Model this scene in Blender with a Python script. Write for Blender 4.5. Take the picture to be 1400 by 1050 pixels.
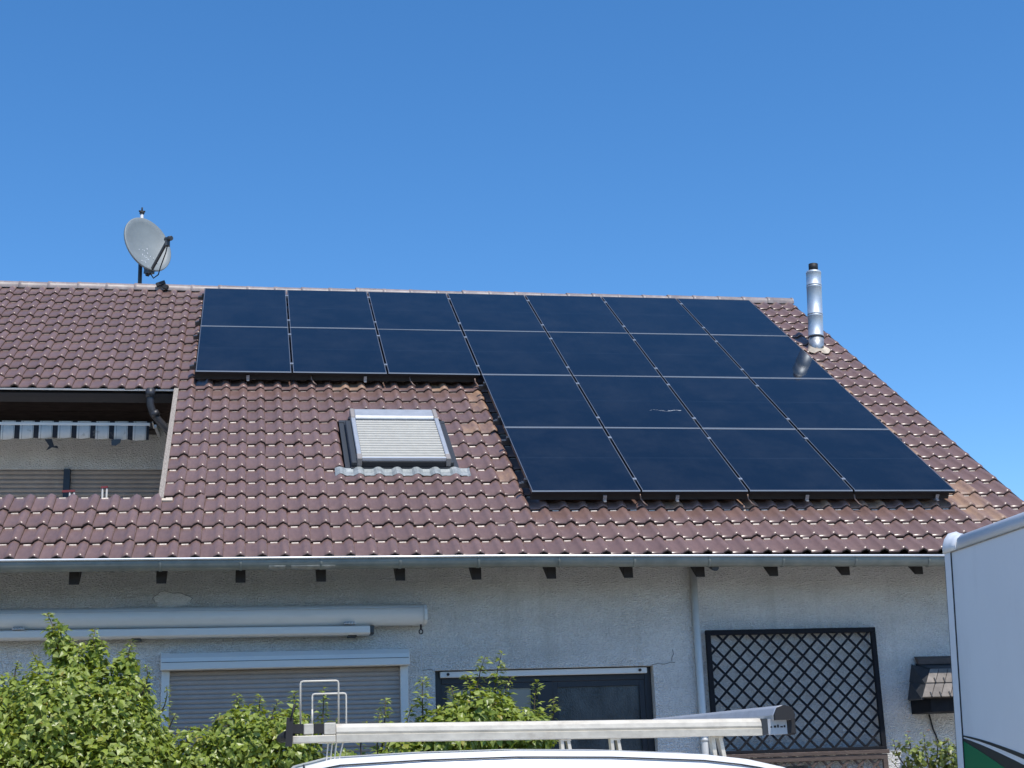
import bpy, math, random
from mathutils import Vector, Matrix, noise as mnoise
random.seed(11)
R = math.radians
scene = bpy.context.scene
COL = scene.collection
for o in list(bpy.data.objects):
    bpy.data.objects.remove(o)

# ------------------------------------------------------------------ camera
cam_d = bpy.data.cameras.new('camera')
cam = bpy.data.objects.new('camera', cam_d)
COL.objects.link(cam)
cam_d.sensor_width = 36.0
cam_d.lens = 36.0 * 2030.54 / 1400.0
cam_d.clip_start = 0.1
cam_d.clip_end = 3000.0
_r = Vector((0.98456, -0.17130, -0.03562))
_d = Vector((0.01007, 0.26321, -0.96469))
_f = Vector((0.17477, 0.94944, 0.26087))
_r.normalize(); _f.normalize(); _d = _f.cross(_r).normalized(); _r = _d.cross(_f)
cam.matrix_world = Matrix((( _r.x, -_d.x, -_f.x, -3.3995),
                           ( _r.y, -_d.y, -_f.y, 0.0),
                           ( _r.z, -_d.z, -_f.z, 1.65),
                           (0, 0, 0, 1)))
scene.camera = cam

# ------------------------------------------------------------------ world, sun, exposure
SUN_EL, SUN_AZ = 63.0, 18.0            # azimuth measured from -Y towards +X
sdir = Vector((math.cos(R(SUN_EL)) * math.sin(R(SUN_AZ)), -math.cos(R(SUN_EL)) * math.cos(R(SUN_AZ)), math.sin(R(SUN_EL))))
world = bpy.data.worlds.new('World')
scene.world = world
world.use_nodes = True
wn = world.node_tree
wn.nodes.clear()
sky = wn.nodes.new('ShaderNodeTexSky')
sky.sky_type = 'NISHITA'
sky.sun_disc = False
sky.sun_elevation = R(SUN_EL)
sky.sun_rotation = math.atan2(sdir.x, sdir.y)
sky.altitude = 100
sky.air_density = 0.9
sky.dust_density = 0.15
sky.ozone_density = 4.0
bg = wn.nodes.new('ShaderNodeBackground')
bg.inputs['Strength'].default_value = 0.15
wo = wn.nodes.new('ShaderNodeOutputWorld')
hsv = wn.nodes.new('ShaderNodeHueSaturation')
hsv.inputs['Saturation'].default_value = 1.24
wn.links.new(sky.outputs[0], hsv.inputs['Color'])
wn.links.new(hsv.outputs[0], bg.inputs[0])
wn.links.new(bg.outputs[0], wo.inputs[0])
sun_d = bpy.data.lights.new('sun', 'SUN')
sun_d.energy = 3.15
sun_d.angle = R(0.53)
sun_d.color = (1.0, 0.95, 0.87)
sun = bpy.data.objects.new('sun', sun_d)
COL.objects.link(sun)
sun.rotation_euler = sdir.to_track_quat('Z', 'Y').to_euler()
sun.location = (0, -10, 40)
scene.view_settings.view_transform = 'Standard'
scene.view_settings.look = 'None'
scene.view_settings.gamma = 1.0
scene.view_settings.exposure = 0.40
scene.view_settings.use_curve_mapping = False
scene.render.engine = 'CYCLES'

# ------------------------------------------------------------------ materials
def mat(name, col, rough=0.6, metal=0.0, var=0.0, vscale=6.0, bump=0.0, bscale=60.0, spec=0.5,
        streak=0.0, dirt=None, dirt_amt=0.0, dscale=2.0, rand=0.0, coat=0.0, stretch=(1, 1, 1), bdist=0.01):
    m = bpy.data.materials.new(name)
    m.use_nodes = True
    nt = m.node_tree
    b = nt.nodes['Principled BSDF']
    b.inputs['Roughness'].default_value = rough
    b.inputs['Metallic'].default_value = metal
    b.inputs['Specular IOR Level'].default_value = spec
    b.inputs['Coat Weight'].default_value = coat
    L = nt.links.new
    c = nt.nodes.new('ShaderNodeRGB'); c.outputs[0].default_value = (*col, 1)
    out = c.outputs[0]
    geo = nt.nodes.new('ShaderNodeNewGeometry')
    mp = nt.nodes.new('ShaderNodeMapping'); mp.inputs['Scale'].default_value = stretch
    L(geo.outputs['Position'], mp.inputs[0])
    def mul(sock_fac, lo, hi, base):
        mr = nt.nodes.new('ShaderNodeMapRange')
        mr.inputs['To Min'].default_value = lo; mr.inputs['To Max'].default_value = hi
        L(sock_fac, mr.inputs['Value'])
        mx = nt.nodes.new('ShaderNodeMix'); mx.data_type = 'RGBA'; mx.blend_type = 'MULTIPLY'
        mx.inputs[0].default_value = 1.0
        L(base, mx.inputs[6])
        cc = nt.nodes.new('ShaderNodeCombineColor')
        for i in range(3): L(mr.outputs[0], cc.inputs[i])
        L(cc.outputs[0], mx.inputs[7])
        return mx.outputs[2]
    if var > 0:
        n = nt.nodes.new('ShaderNodeTexNoise'); n.inputs['Scale'].default_value = vscale
        n.inputs['Detail'].default_value = 6; n.inputs['Roughness'].default_value = 0.65
        L(mp.outputs[0], n.inputs['Vector'])
        mr0 = nt.nodes.new('ShaderNodeMapRange')
        mr0.inputs['From Min'].default_value = 0.3; mr0.inputs['From Max'].default_value = 0.7
        L(n.outputs['Fac'], mr0.inputs['Value'])
        out = mul(mr0.outputs[0], 1 - var, 1 + var, out)
    if rand > 0:
        oi = nt.nodes.new('ShaderNodeObjectInfo')
        ad = nt.nodes.new('ShaderNodeMath'); ad.operation = 'ADD'
        L(oi.outputs['Random'], ad.inputs[0]); L(geo.outputs['Random Per Island'], ad.inputs[1])
        fr = nt.nodes.new('ShaderNodeMath'); fr.operation = 'FRACT'
        L(ad.outputs[0], fr.inputs[0])
        out = mul(fr.outputs[0], 1 - rand, 1 + rand, out)
    if dirt is not None:
        n = nt.nodes.new('ShaderNodeTexNoise'); n.inputs['Scale'].default_value = dscale
        n.inputs['Detail'].default_value = 8; n.inputs['Roughness'].default_value = 0.7
        L(mp.outputs[0], n.inputs['Vector'])
        mr = nt.nodes.new('ShaderNodeMapRange')
        mr.inputs['From Min'].default_value = 0.5 if name != 'dusty_tile' else 0.38; mr.inputs['From Max'].default_value = 0.72 if name != 'dusty_tile' else 0.60
        mr.inputs['To Min'].default_value = 0.0; mr.inputs['To Max'].default_value = dirt_amt
        L(n.outputs['Fac'], mr.inputs['Value'])
        mx = nt.nodes.new('ShaderNodeMix'); mx.data_type = 'RGBA'
        L(mr.outputs[0], mx.inputs[0]); L(out, mx.inputs[6]); mx.inputs[7].default_value = (*dirt, 1)
        out = mx.outputs[2]
    L(out, b.inputs['Base Color'])
    if bump > 0:
        n = nt.nodes.new('ShaderNodeTexNoise'); n.inputs['Scale'].default_value = bscale
        n.inputs['Detail'].default_value = 4; n.inputs['Roughness'].default_value = 0.6
        L(mp.outputs[0], n.inputs['Vector'])
        bp = nt.nodes.new('ShaderNodeBump'); bp.inputs['Strength'].default_value = bump
        bp.inputs['Distance'].default_value = bdist
        L(n.outputs['Fac'], bp.inputs['Height'])
        L(bp.outputs[0], b.inputs['Normal'])
    return m

M = {}
M['tile'] = mat('glazed_tile', (0.200, 0.122, 0.102), 0.29, var=0.14, vscale=9, rand=0.09, dirt=(0.20, 0.135, 0.11), dirt_amt=0.40, dscale=2.0, stretch=(3, 1, 1), spec=0.5)
M['tile_dust'] = mat('dusty_tile', (0.200, 0.122, 0.102), 0.5, var=0.14, vscale=9, rand=0.09, dirt=(0.37, 0.225, 0.14), dirt_amt=1.0, dscale=1.7, stretch=(4, 1.2, 1.2))
M['tile_edge'] = mat('unglazed_tile_edge', (0.055, 0.036, 0.032), 0.8, var=0.3, vscale=20)  # shade line under the tile noses painted in; side joints dark too
M['tile_lip'] = mat('raw_clay_lip', (0.66, 0.54, 0.43), 0.5, var=0.35, vscale=30, rand=0.2)
M['ridge'] = mat('ridge_tile_clay', (0.26, 0.21, 0.195), 0.45, var=0.2, vscale=12, rand=0.12, dirt=(0.46, 0.40, 0.36), dirt_amt=0.6, dscale=8)
M['underlay'] = mat('roof_underlay', (0.03, 0.025, 0.025), 0.9)
M['wood_dark'] = mat('dark_stained_wood', (0.022, 0.017, 0.016), 0.7, var=0.35, vscale=10, stretch=(1, 6, 12), bump=0.2, bscale=30)
M['wood_brown'] = mat('weathered_brown_wood', (0.11, 0.078, 0.064), 0.8, var=0.35, vscale=8, stretch=(2, 8, 14), bump=0.3, bscale=30)
M['wood_board'] = mat('brown_board_cladding', (0.10, 0.07, 0.06), 0.75, var=0.35, vscale=8, stretch=(1, 6, 10))
M['wood_black'] = mat('black_painted_wood', (0.010, 0.011, 0.015), 0.75, var=0.3, vscale=18, spec=0.25)
M['wood_pale'] = mat('bleached_board', (0.34, 0.29, 0.24), 0.85, var=0.4, vscale=14, stretch=(10, 2, 2), dirt=(0.14, 0.11, 0.09), dirt_amt=0.7, dscale=9, bump=0.3)
M['zinc'] = mat('aged_zinc', (0.20, 0.215, 0.195), 0.5, metal=0.2, var=0.22, vscale=5, dirt=(0.24, 0.23, 0.19), dirt_amt=0.5, dscale=5)
M['zinc_patch'] = mat('fresh_zinc', (0.28, 0.28, 0.25), 0.45, metal=0.5, var=0.3, vscale=20)
M['bead'] = mat('gutter_bead_metal', (0.72, 0.73, 0.74), 0.35, metal=0.4)
M['lead'] = mat('lead_flashing', (0.31, 0.33, 0.325), 0.6, metal=0.2, var=0.25, vscale=15, dirt=(0.55, 0.55, 0.52), dirt_amt=0.7, dscale=8)
M['mortar'] = mat('pale_mortar', (0.62, 0.52, 0.40), 0.85, var=0.2, vscale=14)
M['steel'] = mat('stainless_steel', (0.56, 0.61, 0.66), 0.58, metal=0.8, var=0.06, vscale=20)
M['steel_dull'] = mat('dull_galvanised', (0.38, 0.40, 0.42), 0.5, metal=0.7, var=0.3, vscale=25)
M['soot'] = mat('sooty_metal', (0.02, 0.02, 0.022), 0.6, metal=0.3)
M['frame'] = mat('black_anodised', (0.02, 0.022, 0.026), 0.35, metal=0.6)
M['frame_edge'] = mat('module_edge_alu', (0.26, 0.27, 0.285), 0.38, metal=0.35)
M['frame_side'] = mat('module_side_edge', (0.20, 0.21, 0.23), 0.35, metal=0.5)
M['clamp'] = mat('clamp_alu', (0.50, 0.52, 0.55), 0.35, metal=0.6)
M['rail'] = mat('rail_alu', (0.10, 0.105, 0.11), 0.4, metal=0.6)
M['rod'] = mat('copper_brown_rod', (0.22, 0.15, 0.12), 0.5, metal=0.3)
M['white_alu'] = mat('white_lacquered_alu', (0.72, 0.71, 0.68), 0.40, var=0.05, vscale=4, dirt=(0.46, 0.45, 0.42), dirt_amt=0.3, dscale=4, stretch=(1, 1, 4))
M['slat_grey'] = mat('grey_beige_shutter', (0.40, 0.345, 0.31), 0.6, var=0.08, vscale=6)
M['slat_brown'] = mat('brown_shutter', (0.30, 0.245, 0.20), 0.6, var=0.12, vscale=6)
M['slat_light'] = mat('light_alu_shutter', (0.47, 0.445, 0.385), 0.5, var=0.08, vscale=10)
M['alu'] = mat('mill_aluminium', (0.50, 0.51, 0.52), 0.45, metal=0.5, var=0.1, vscale=12)
M['plastic_tan'] = mat('tan_plastic_cap', (0.30, 0.265, 0.24), 0.6)
M['rubber'] = mat('black_rubber', (0.022, 0.022, 0.024), 0.75)
M['dark_grey'] = mat('dark_grey_metal', (0.06, 0.065, 0.07), 0.5, metal=0.4)
M['dish'] = mat('grey_dish_paint', (0.225, 0.25, 0.25), 0.5, var=0.10, vscale=5)
M['pvc_dark'] = mat('dark_drain_pipe', (0.035, 0.034, 0.038), 0.45, metal=0.1)
M['van'] = mat('white_van_paint', (0.80, 0.80, 0.79), 0.30, coat=0.2, var=0.03, vscale=3)
M['rack'] = mat('worn_alu_rack', (0.64, 0.59, 0.49), 0.45, metal=0.1, var=0.16, vscale=14, dirt=(0.34, 0.28, 0.22), dirt_amt=0.6, dscale=10, stretch=(0.6, 1, 1))
M['truck'] = mat('white_truck_panel', (0.75, 0.77, 0.78), 0.42, var=0.03, vscale=1.5, dirt=(0.50, 0.51, 0.52), dirt_amt=0.35, dscale=1.6, stretch=(1, 1, 0.3))
M['truck_trim'] = mat('truck_trim_white', (0.78, 0.79, 0.80), 0.38, var=0.05, vscale=4)
M['seal'] = mat('dark_seal', (0.03, 0.032, 0.036), 0.7)
M['green'] = mat('green_vinyl', (0.0, 0.17, 0.065), 0.4)
M['black_vinyl'] = mat('black_vinyl', (0.03, 0.033, 0.035), 0.4)
M['red'] = mat('red_plastic', (0.22, 0.035, 0.035), 0.5)
M['white_pl'] = mat('white_plastic', (0.66, 0.67, 0.68), 0.5)
M['crack'] = mat('hairline_crack', (0.22, 0.20, 0.18), 0.9)
M['post'] = mat('greyed_white_post', (0.42, 0.42, 0.42), 0.6)
M['slate'] = mat('canopy_dark_slate', (0.040, 0.043, 0.050), 0.7, var=0.25, vscale=10)  # shade on the canopy's left end put into a darker colour
M['slate_pale'] = mat('canopy_weathered_tile', (0.22, 0.19, 0.165), 0.75, var=0.25, vscale=14, rand=0.12)
M['bark'] = mat('bark', (0.09, 0.065, 0.045), 0.9, var=0.3, vscale=20)
M['petal'] = mat('pale_petal', (0.62, 0.42, 0.40), 0.7, rand=0.2)
M['petal_y'] = mat('yellow_bloom', (0.75, 0.42, 0.05), 0.7)
M['glass_dark'] = mat('window_glass', (0.012, 0.014, 0.018), 0.04, spec=0.6)
M['pane_left'] = mat('pane_with_blind', (0.14, 0.15, 0.16), 0.10, var=0.1, vscale=3)  # pale reflection painted into the left pane's colour
M['pane_right'] = mat('obscured_glass', (0.050, 0.055, 0.058), 0.16, var=0.6, vscale=5, bump=0.6, bscale=70, stretch=(1, 1, 0.5))
M['curtain'] = mat('pale_curtain', (0.16, 0.175, 0.20), 0.8, var=0.1, vscale=3)
M['window_frame'] = mat('anthracite_frame', (0.012, 0.014, 0.022), 0.4)

# stucco: coarse scraped render
def stucco(name, col, strength=1.0):
    m = bpy.data.materials.new(name); m.use_nodes = True
    nt = m.node_tree; L = nt.links.new
    b = nt.nodes['Principled BSDF']; b.inputs['Roughness'].default_value = 0.9
    b.inputs['Specular IOR Level'].default_value = 0.2
    geo = nt.nodes.new('ShaderNodeNewGeometry')
    mp = nt.nodes.new('ShaderNodeMapping'); mp.inputs['Scale'].default_value = (0.9, 1, 2.0)
    L(geo.outputs['Position'], mp.inputs[0])
    n = nt.nodes.new('ShaderNodeTexNoise'); n.inputs['Scale'].default_value = 34; n.inputs['Detail'].default_value = 7; n.inputs['Roughness'].default_value = 0.75
    L(mp.outputs[0], n.inputs['Vector'])
    v = nt.nodes.new('ShaderNodeTexVoronoi'); v.inputs['Scale'].default_value = 48
    L(mp.outputs[0], v.inputs['Vector'])
    a = nt.nodes.new('ShaderNodeMath'); a.operation = 'ADD'
    L(n.outputs['Fac'], a.inputs[0]); L(v.outputs['Distance'], a.inputs[1])
    bp = nt.nodes.new('ShaderNodeBump'); bp.inputs['Strength'].default_value = strength; bp.inputs['Distance'].default_value = 0.02
    L(a.outputs[0], bp.inputs['Height']); L(bp.outputs[0], b.inputs['Normal'])
    n2 = nt.nodes.new('ShaderNodeTexNoise'); n2.inputs['Scale'].default_value = 1.1; n2.inputs['Detail'].default_value = 9; n2.inputs['Roughness'].default_value = 0.62
    L(mp.outputs[0], n2.inputs['Vector'])
    cr = nt.nodes.new('ShaderNodeValToRGB')
    cr.color_ramp.elements[0].position = 0.32; cr.color_ramp.elements[0].color = (*[c * 0.86 for c in col], 1)
    cr.color_ramp.elements[1].position = 0.66; cr.color_ramp.elements[1].color = (*[c * 1.07 for c in col], 1)
    L(n2.outputs['Fac'], cr.inputs[0])
    mr = nt.nodes.new('ShaderNodeMapRange'); mr.inputs['From Min'].default_value = 0.3; mr.inputs['From Max'].default_value = 1.1
    mr.inputs['To Min'].default_value = 0.84; mr.inputs['To Max'].default_value = 1.12
    L(a.outputs[0], mr.inputs['Value'])
    cc = nt.nodes.new('ShaderNodeCombineColor')
    for i in range(3): L(mr.outputs[0], cc.inputs[i])
    mx = nt.nodes.new('ShaderNodeMix'); mx.data_type = 'RGBA'; mx.blend_type = 'MULTIPLY'; mx.inputs[0].default_value = 1
    L(cr.outputs[0], mx.inputs[6]); L(cc.outputs[0], mx.inputs[7])
    # rain streaks and grime running down the render
    mp2 = nt.nodes.new('ShaderNodeMapping'); mp2.inputs['Scale'].default_value = (5.0, 1, 0.35)
    L(geo.outputs['Position'], mp2.inputs[0])
    n3 = nt.nodes.new('ShaderNodeTexNoise'); n3.inputs['Scale'].default_value = 1.0; n3.inputs['Detail'].default_value = 7; n3.inputs['Roughness'].default_value = 0.65
    L(mp2.outputs[0], n3.inputs['Vector'])
    mr3 = nt.nodes.new('ShaderNodeMapRange'); mr3.inputs['From Min'].default_value = 0.52; mr3.inputs['From Max'].default_value = 0.78; mr3.inputs['To Max'].default_value = 0.38
    L(n3.outputs['Fac'], mr3.inputs['Value'])
    mx4 = nt.nodes.new('ShaderNodeMix'); mx4.data_type = 'RGBA'
    L(mr3.outputs[0], mx4.inputs[0]); L(mx.outputs[2], mx4.inputs[6]); mx4.inputs[7].default_value = (*[c*f for c, f in zip(col, (0.66, 0.65, 0.62))], 1)
    L(mx4.outputs[2], b.inputs['Base Color'])
    return m
M['stucco'] = stucco('grey_white_stucco', (0.82, 0.80, 0.765))
M['stucco_patch'] = stucco('stucco_patch', (0.79, 0.765, 0.725), 0.5)
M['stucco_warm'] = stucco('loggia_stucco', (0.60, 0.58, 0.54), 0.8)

# solar glass: near-black cells under glossy glass, faint cell grid printed behind it
def solar_glass():
    m = bpy.data.materials.new('solar_glass'); m.use_nodes = True
    nt = m.node_tree; L = nt.links.new
    b = nt.nodes['Principled BSDF']
    b.inputs['Roughness'].default_value = 0.05; b.inputs['IOR'].default_value = 1.46
    tc = nt.nodes.new('ShaderNodeTexCoord')
    sx = nt.nodes.new('ShaderNodeSeparateXYZ'); L(tc.outputs['Object'], sx.inputs[0])
    def line(sock, period, width, off):
        a = nt.nodes.new('ShaderNodeMath'); a.operation = 'ADD'; a.inputs[1].default_value = off; L(sock, a.inputs[0])
        d = nt.nodes.new('ShaderNodeMath'); d.operation = 'DIVIDE'; d.inputs[1].default_value = period; L(a.outputs[0], d.inputs[0])
        f = nt.nodes.new('ShaderNodeMath'); f.operation = 'FRACT'; L(d.outputs[0], f.inputs[0])
        c = nt.nodes.new('ShaderNodeMath'); c.operation = 'LESS_THAN'; c.inputs[1].default_value = width / period; L(f.outputs[0], c.inputs[0])
        return c.outputs[0]
    l1 = line(sx.outputs[0], 0.1835, 0.003, 10 * 0.1835 + 0.0015)
    l2 = line(sx.outputs[1], 0.0935, 0.002, 20 * 0.0935 + 0.001)
    l3 = line(sx.outputs[1], 50.0, 0.014, 0.007)
    mxm = nt.nodes.new('ShaderNodeMath'); mxm.operation = 'MAXIMUM'; L(l1, mxm.inputs[0]); L(l2, mxm.inputs[1])
    sc = nt.nodes.new('ShaderNodeMath'); sc.operation = 'MULTIPLY'; sc.inputs[1].default_value = 0.35; L(mxm.outputs[0], sc.inputs[0])
    mx3 = nt.nodes.new('ShaderNodeMath'); mx3.operation = 'MAXIMUM'; L(sc.outputs[0], mx3.inputs[0]); L(l3, mx3.inputs[1])
    mix = nt.nodes.new('ShaderNodeMix'); mix.data_type = 'RGBA'
    L(mx3.outputs[0], mix.inputs[0])
    mix.inputs[6].default_value = (0.0045, 0.0065, 0.012, 1)
    mix.inputs[7].default_value = (0.013, 0.019, 0.030, 1)
    # thin film of dust
    geo = nt.nodes.new('ShaderNodeNewGeometry')
    n = nt.nodes.new('ShaderNodeTexNoise'); n.inputs['Scale'].default_value = 1.7; n.inputs['Detail'].default_value = 8; n.inputs['Roughness'].default_value = 0.7
    L(geo.outputs['Position'], n.inputs['Vector'])
    mr = nt.nodes.new('ShaderNodeMapRange'); mr.inputs['From Min'].default_value = 0.42; mr.inputs['From Max'].default_value = 0.75
    mr.inputs['To Max'].default_value = 0.035; L(n.outputs['Fac'], mr.inputs['Value'])
    mix2 = nt.nodes.new('ShaderNodeMix'); mix2.data_type = 'RGBA'
    L(mr.outputs[0], mix2.inputs[0]); L(mix.outputs[2], mix2.inputs[6]); mix2.inputs[7].default_value = (0.3, 0.3, 0.3, 1)
    L(mix2.outputs[2], b.inputs['Base Color'])
    return m
M['glass'] = solar_glass()

def leaf_mat(name, col, col2, trans=0.33):
    m = bpy.data.materials.new(name); m.use_nodes = True
    nt = m.node_tree; L = nt.links.new
    nt.nodes.clear()
    out = nt.nodes.new('ShaderNodeOutputMaterial')
    geo = nt.nodes.new('ShaderNodeNewGeometry')
    cr = nt.nodes.new('ShaderNodeValToRGB')
    cr.color_ramp.elements[0].color = (*col, 1); cr.color_ramp.elements[1].color = (*col2, 1)
    e3 = cr.color_ramp.elements.new(0.965); e3.color = (*col2, 1); cr.color_ramp.elements[-1].color = (0.34, 0.27, 0.05, 1)
    L(geo.outputs['Random Per Island'], cr.inputs[0])
    b = nt.nodes.new('ShaderNodeBsdfPrincipled'); b.inputs['Roughness'].default_value = 0.36
    b.inputs['Specular IOR Level'].default_value = 0.5
    L(cr.outputs[0], b.inputs['Base Color'])
    t = nt.nodes.new('ShaderNodeBsdfTranslucent')
    hs = nt.nodes.new('ShaderNodeMix'); hs.data_type = 'RGBA'; hs.blend_type = 'MULTIPLY'; hs.inputs[0].default_value = 1
    L(cr.outputs[0], hs.inputs[6]); hs.inputs[7].default_value = (1.3, 1.2, 0.5, 1)
    L(hs.outputs[2], t.inputs['Color'])
    mx = nt.nodes.new('ShaderNodeMixShader'); mx.inputs[0].default_value = trans
    L(b.outputs[0], mx.inputs[1]); L(t.outputs[0], mx.inputs[2]); L(mx.outputs[0], out.inputs[0])
    return m
M['leaf_ivy'] = leaf_mat('ivy_leaf', (0.15, 0.21, 0.024), (0.39, 0.46, 0.075))
M['leaf_mid'] = leaf_mat('shrub_leaf', (0.14, 0.20, 0.024), (0.37, 0.44, 0.07))
M['leaf_tip'] = leaf_mat('pale_tip_leaf', (0.20, 0.255, 0.045), (0.46, 0.52, 0.16))
M['leaf_rose'] = leaf_mat('rose_leaf', (0.05, 0.085, 0.015), (0.17, 0.19, 0.045))

# ------------------------------------------------------------------ mesh helper
class MB:
    def __init__(s):
        s.v, s.f, s.m, s.s = [], [], [], []
    def face(s, idx, mi=0, sm=False):
        s.f.append(tuple(idx)); s.m.append(mi); s.s.append(sm)
    def quad(s, a, b, c, d, mi=0, sm=False):
        n = len(s.v); s.v += [tuple(a), tuple(b), tuple(c), tuple(d)]; s.face((n, n+1, n+2, n+3), mi, sm)
    def hexa(s, P, mi=0):
        n = len(s.v); s.v += [tuple(p) for p in P]
        for q in ((0,3,2,1),(4,5,6,7),(0,1,5,4),(1,2,6,5),(2,3,7,6),(3,0,4,7)):
            s.face([n+i for i in q], mi)
        return s
    def box(s, x0, x1, y0, y1, z0, z1, mi=0, T=None):
        P = [(x0,y0,z0),(x1,y0,z0),(x1,y1,z0),(x0,y1,z0),(x0,y0,z1),(x1,y0,z1),(x1,y1,z1),(x0,y1,z1)]
        if T is not None: P = [T(*p) for p in P]
        return s.hexa(P, mi)
    def bar(s, a, b, w, h, up=(0,0,1), mi=0):
        a, b = Vector(a), Vector(b); d = (b-a).normalized(); u = Vector(up)
        r = d.cross(u).normalized() * (w/2); u = r.cross(d).normalized() * (h/2)
        return s.hexa([a-r-u, a+r-u, b+r-u, b-r-u, a-r+u, a+r+u, b+r+u, b-r+u], mi)
    def tube(s, pts, rad, n=10, mi=0, caps=True, sm=True):
        pts = [Vector(p) for p in pts]
        rads = rad if isinstance(rad, (list, tuple)) else [rad]*len(pts)
        prev = None; rings = []
        for i, p in enumerate(pts):
            d = (pts[min(i+1, len(pts)-1)] - pts[max(i-1, 0)])
            if d.length < 1e-9: d = Vector((0,0,1))
            d.normalize()
            if prev is None:
                a = d.orthogonal().normalized()
            else:
                a = (prev - d*prev.dot(d))
                a = a.normalized() if a.length > 1e-6 else d.orthogonal().normalized()
            prev = a; b = d.cross(a)
            base = len(s.v)
            for k in range(n):
                t = 2*math.pi*k/n
                s.v.append(tuple(p + (a*math.cos(t) + b*math.sin(t))*rads[i]))
            rings.append(base)
        for i in range(len(rings)-1):
            for k in range(n):
                k2 = (k+1) % n
                s.face((rings[i]+k, rings[i]+k2, rings[i+1]+k2, rings[i+1]+k), mi, sm)
        if caps:
            s.face([rings[0]+k for k in reversed(range(n))], mi); s.face([rings[-1]+k for k in range(n)], mi)
        return s
    def loft(s, rings, mi=0, sm=True, closed=True, caps=True):
        bases = []
        for r in rings:
            bases.append(len(s.v)); s.v += [tuple(p) for p in r]
        n = len(rings[0])
        for i in range(len(rings)-1):
            for k in range(n if closed else n-1):
                k2 = (k+1) % n
                s.face((bases[i]+k, bases[i]+k2, bases[i+1]+k2, bases[i+1]+k), mi, sm)
        if caps and closed:
            s.face([bases[0]+k for k in reversed(range(n))], mi); s.face([bases[-1]+k for k in range(n)], mi)
        return s
    def prism(s, poly, d, mi=0):
        """poly: 3-D outline, d: extrusion vector"""
        d = Vector(d); n = len(poly); b = len(s.v)
        s.v += [tuple(p) for p in poly] + [tuple(Vector(p)+d) for p in poly]
        s.face(list(range(b, b+n)), mi); s.face([b+n+i for i in reversed(range(n))], mi)
        for i in range(n):
            j = (i+1) % n
            s.face((b+i, b+n+i, b+n+j, b+j), mi)
        return s
    def mesh(s, name, mats, origin=None):
        me = bpy.data.meshes.new(name)
        vs = s.v
        if origin is not None:
            vs = [(x-origin[0], y-origin[1], z-origin[2]) for x, y, z in vs]
        me.from_pydata(vs, [], s.f)
        for m in (mats if isinstance(mats, (list, tuple)) else [mats]): me.materials.append(m)
        me.polygons.foreach_set('material_index', s.m)
        me.polygons.foreach_set('use_smooth', s.s)
        me.update()
        return me
    def build(s, name, mats, parent=None, bevel=0, seg=1, local=False):
        if local: c = (0, 0, 0)
        else:
            xs, ys, zs = zip(*s.v)
            c = ((min(xs)+max(xs))/2, (min(ys)+max(ys))/2, min(zs))
        o = bpy.data.objects.new(name, s.mesh(name, mats, c))
        COL.objects.link(o)
        o.matrix_basis = Matrix.Translation(c)
        if parent is not None:
            o.parent = parent
            if not local: o.matrix_parent_inverse = WM(parent).inverted()
        if bevel:
            md = o.modifiers.new('bevel', 'BEVEL'); md.width = bevel; md.segments = seg; md.limit_method = 'ANGLE'; md.angle_limit = R(40)
        return o

def WM(o):
    m = o.matrix_basis.copy()
    if o.parent is not None:
        m = WM(o.parent) @ o.matrix_parent_inverse @ m
    return m
def empty(name, loc, rot=None):
    o = bpy.data.objects.new(name, None); COL.objects.link(o)
    mb = Matrix.Translation(loc)
    if rot is not None: mb = mb @ rot
    o.matrix_basis = mb; o.empty_display_size = 0.2
    return o
def tag(o, label=None, cat=None, group=None, kind=None):
    if label: o['label'] = label
    if cat: o['category'] = cat
    if group: o['group'] = group
    if kind: o['kind'] = kind
    return o
def copy_tree(o, parent=None):
    c = o.copy(); COL.objects.link(c)
    if parent is not None: c.parent = parent
    for ch in list(o.children): copy_tree(ch, c)
    return c

# ------------------------------------------------------------------ roof coordinates
A = R(35.0)
O = Vector((0, 20.326, 8.594))
EX, EY = Vector((1, 0, 0)), Vector((0, -math.cos(A), -math.sin(A)))
EN = Vector((0, -math.sin(A), math.cos(A)))
FLAT = 0.215                                   # module glass stands this far above the tile pans
def RM(u, v, h):                               # module coordinates, h above the tile pans
    return O + EX*u + EY*v + EN*(h - FLAT)
RO = O + EX*(3.3995*0.006) + EY*(-0.153)       # origin of the tiling
def RP(u, v, h):                               # tile coordinates, h above the tile pans
    return RO + EX*(u*1.006) + EY*v + EN*(h - FLAT)
ROOF3 = Matrix(((1, 0, 0), (0, math.cos(A), -math.sin(A)), (0, math.sin(A), math.cos(A)))).to_4x4()   # local y up the slope

XL, XR = -11.9, 4.92                            # gable ends of the house
YW = 14.45                                     # face of the front wall
RIDGE_V = -0.46
EAVE_V = 8.318
LX0, LX1, LV0, LV1 = -9.6, -4.25, 3.79, 6.98     # loggia cut-out in roof coordinates
LYB = 18.45                                     # loggia back wall

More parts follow.
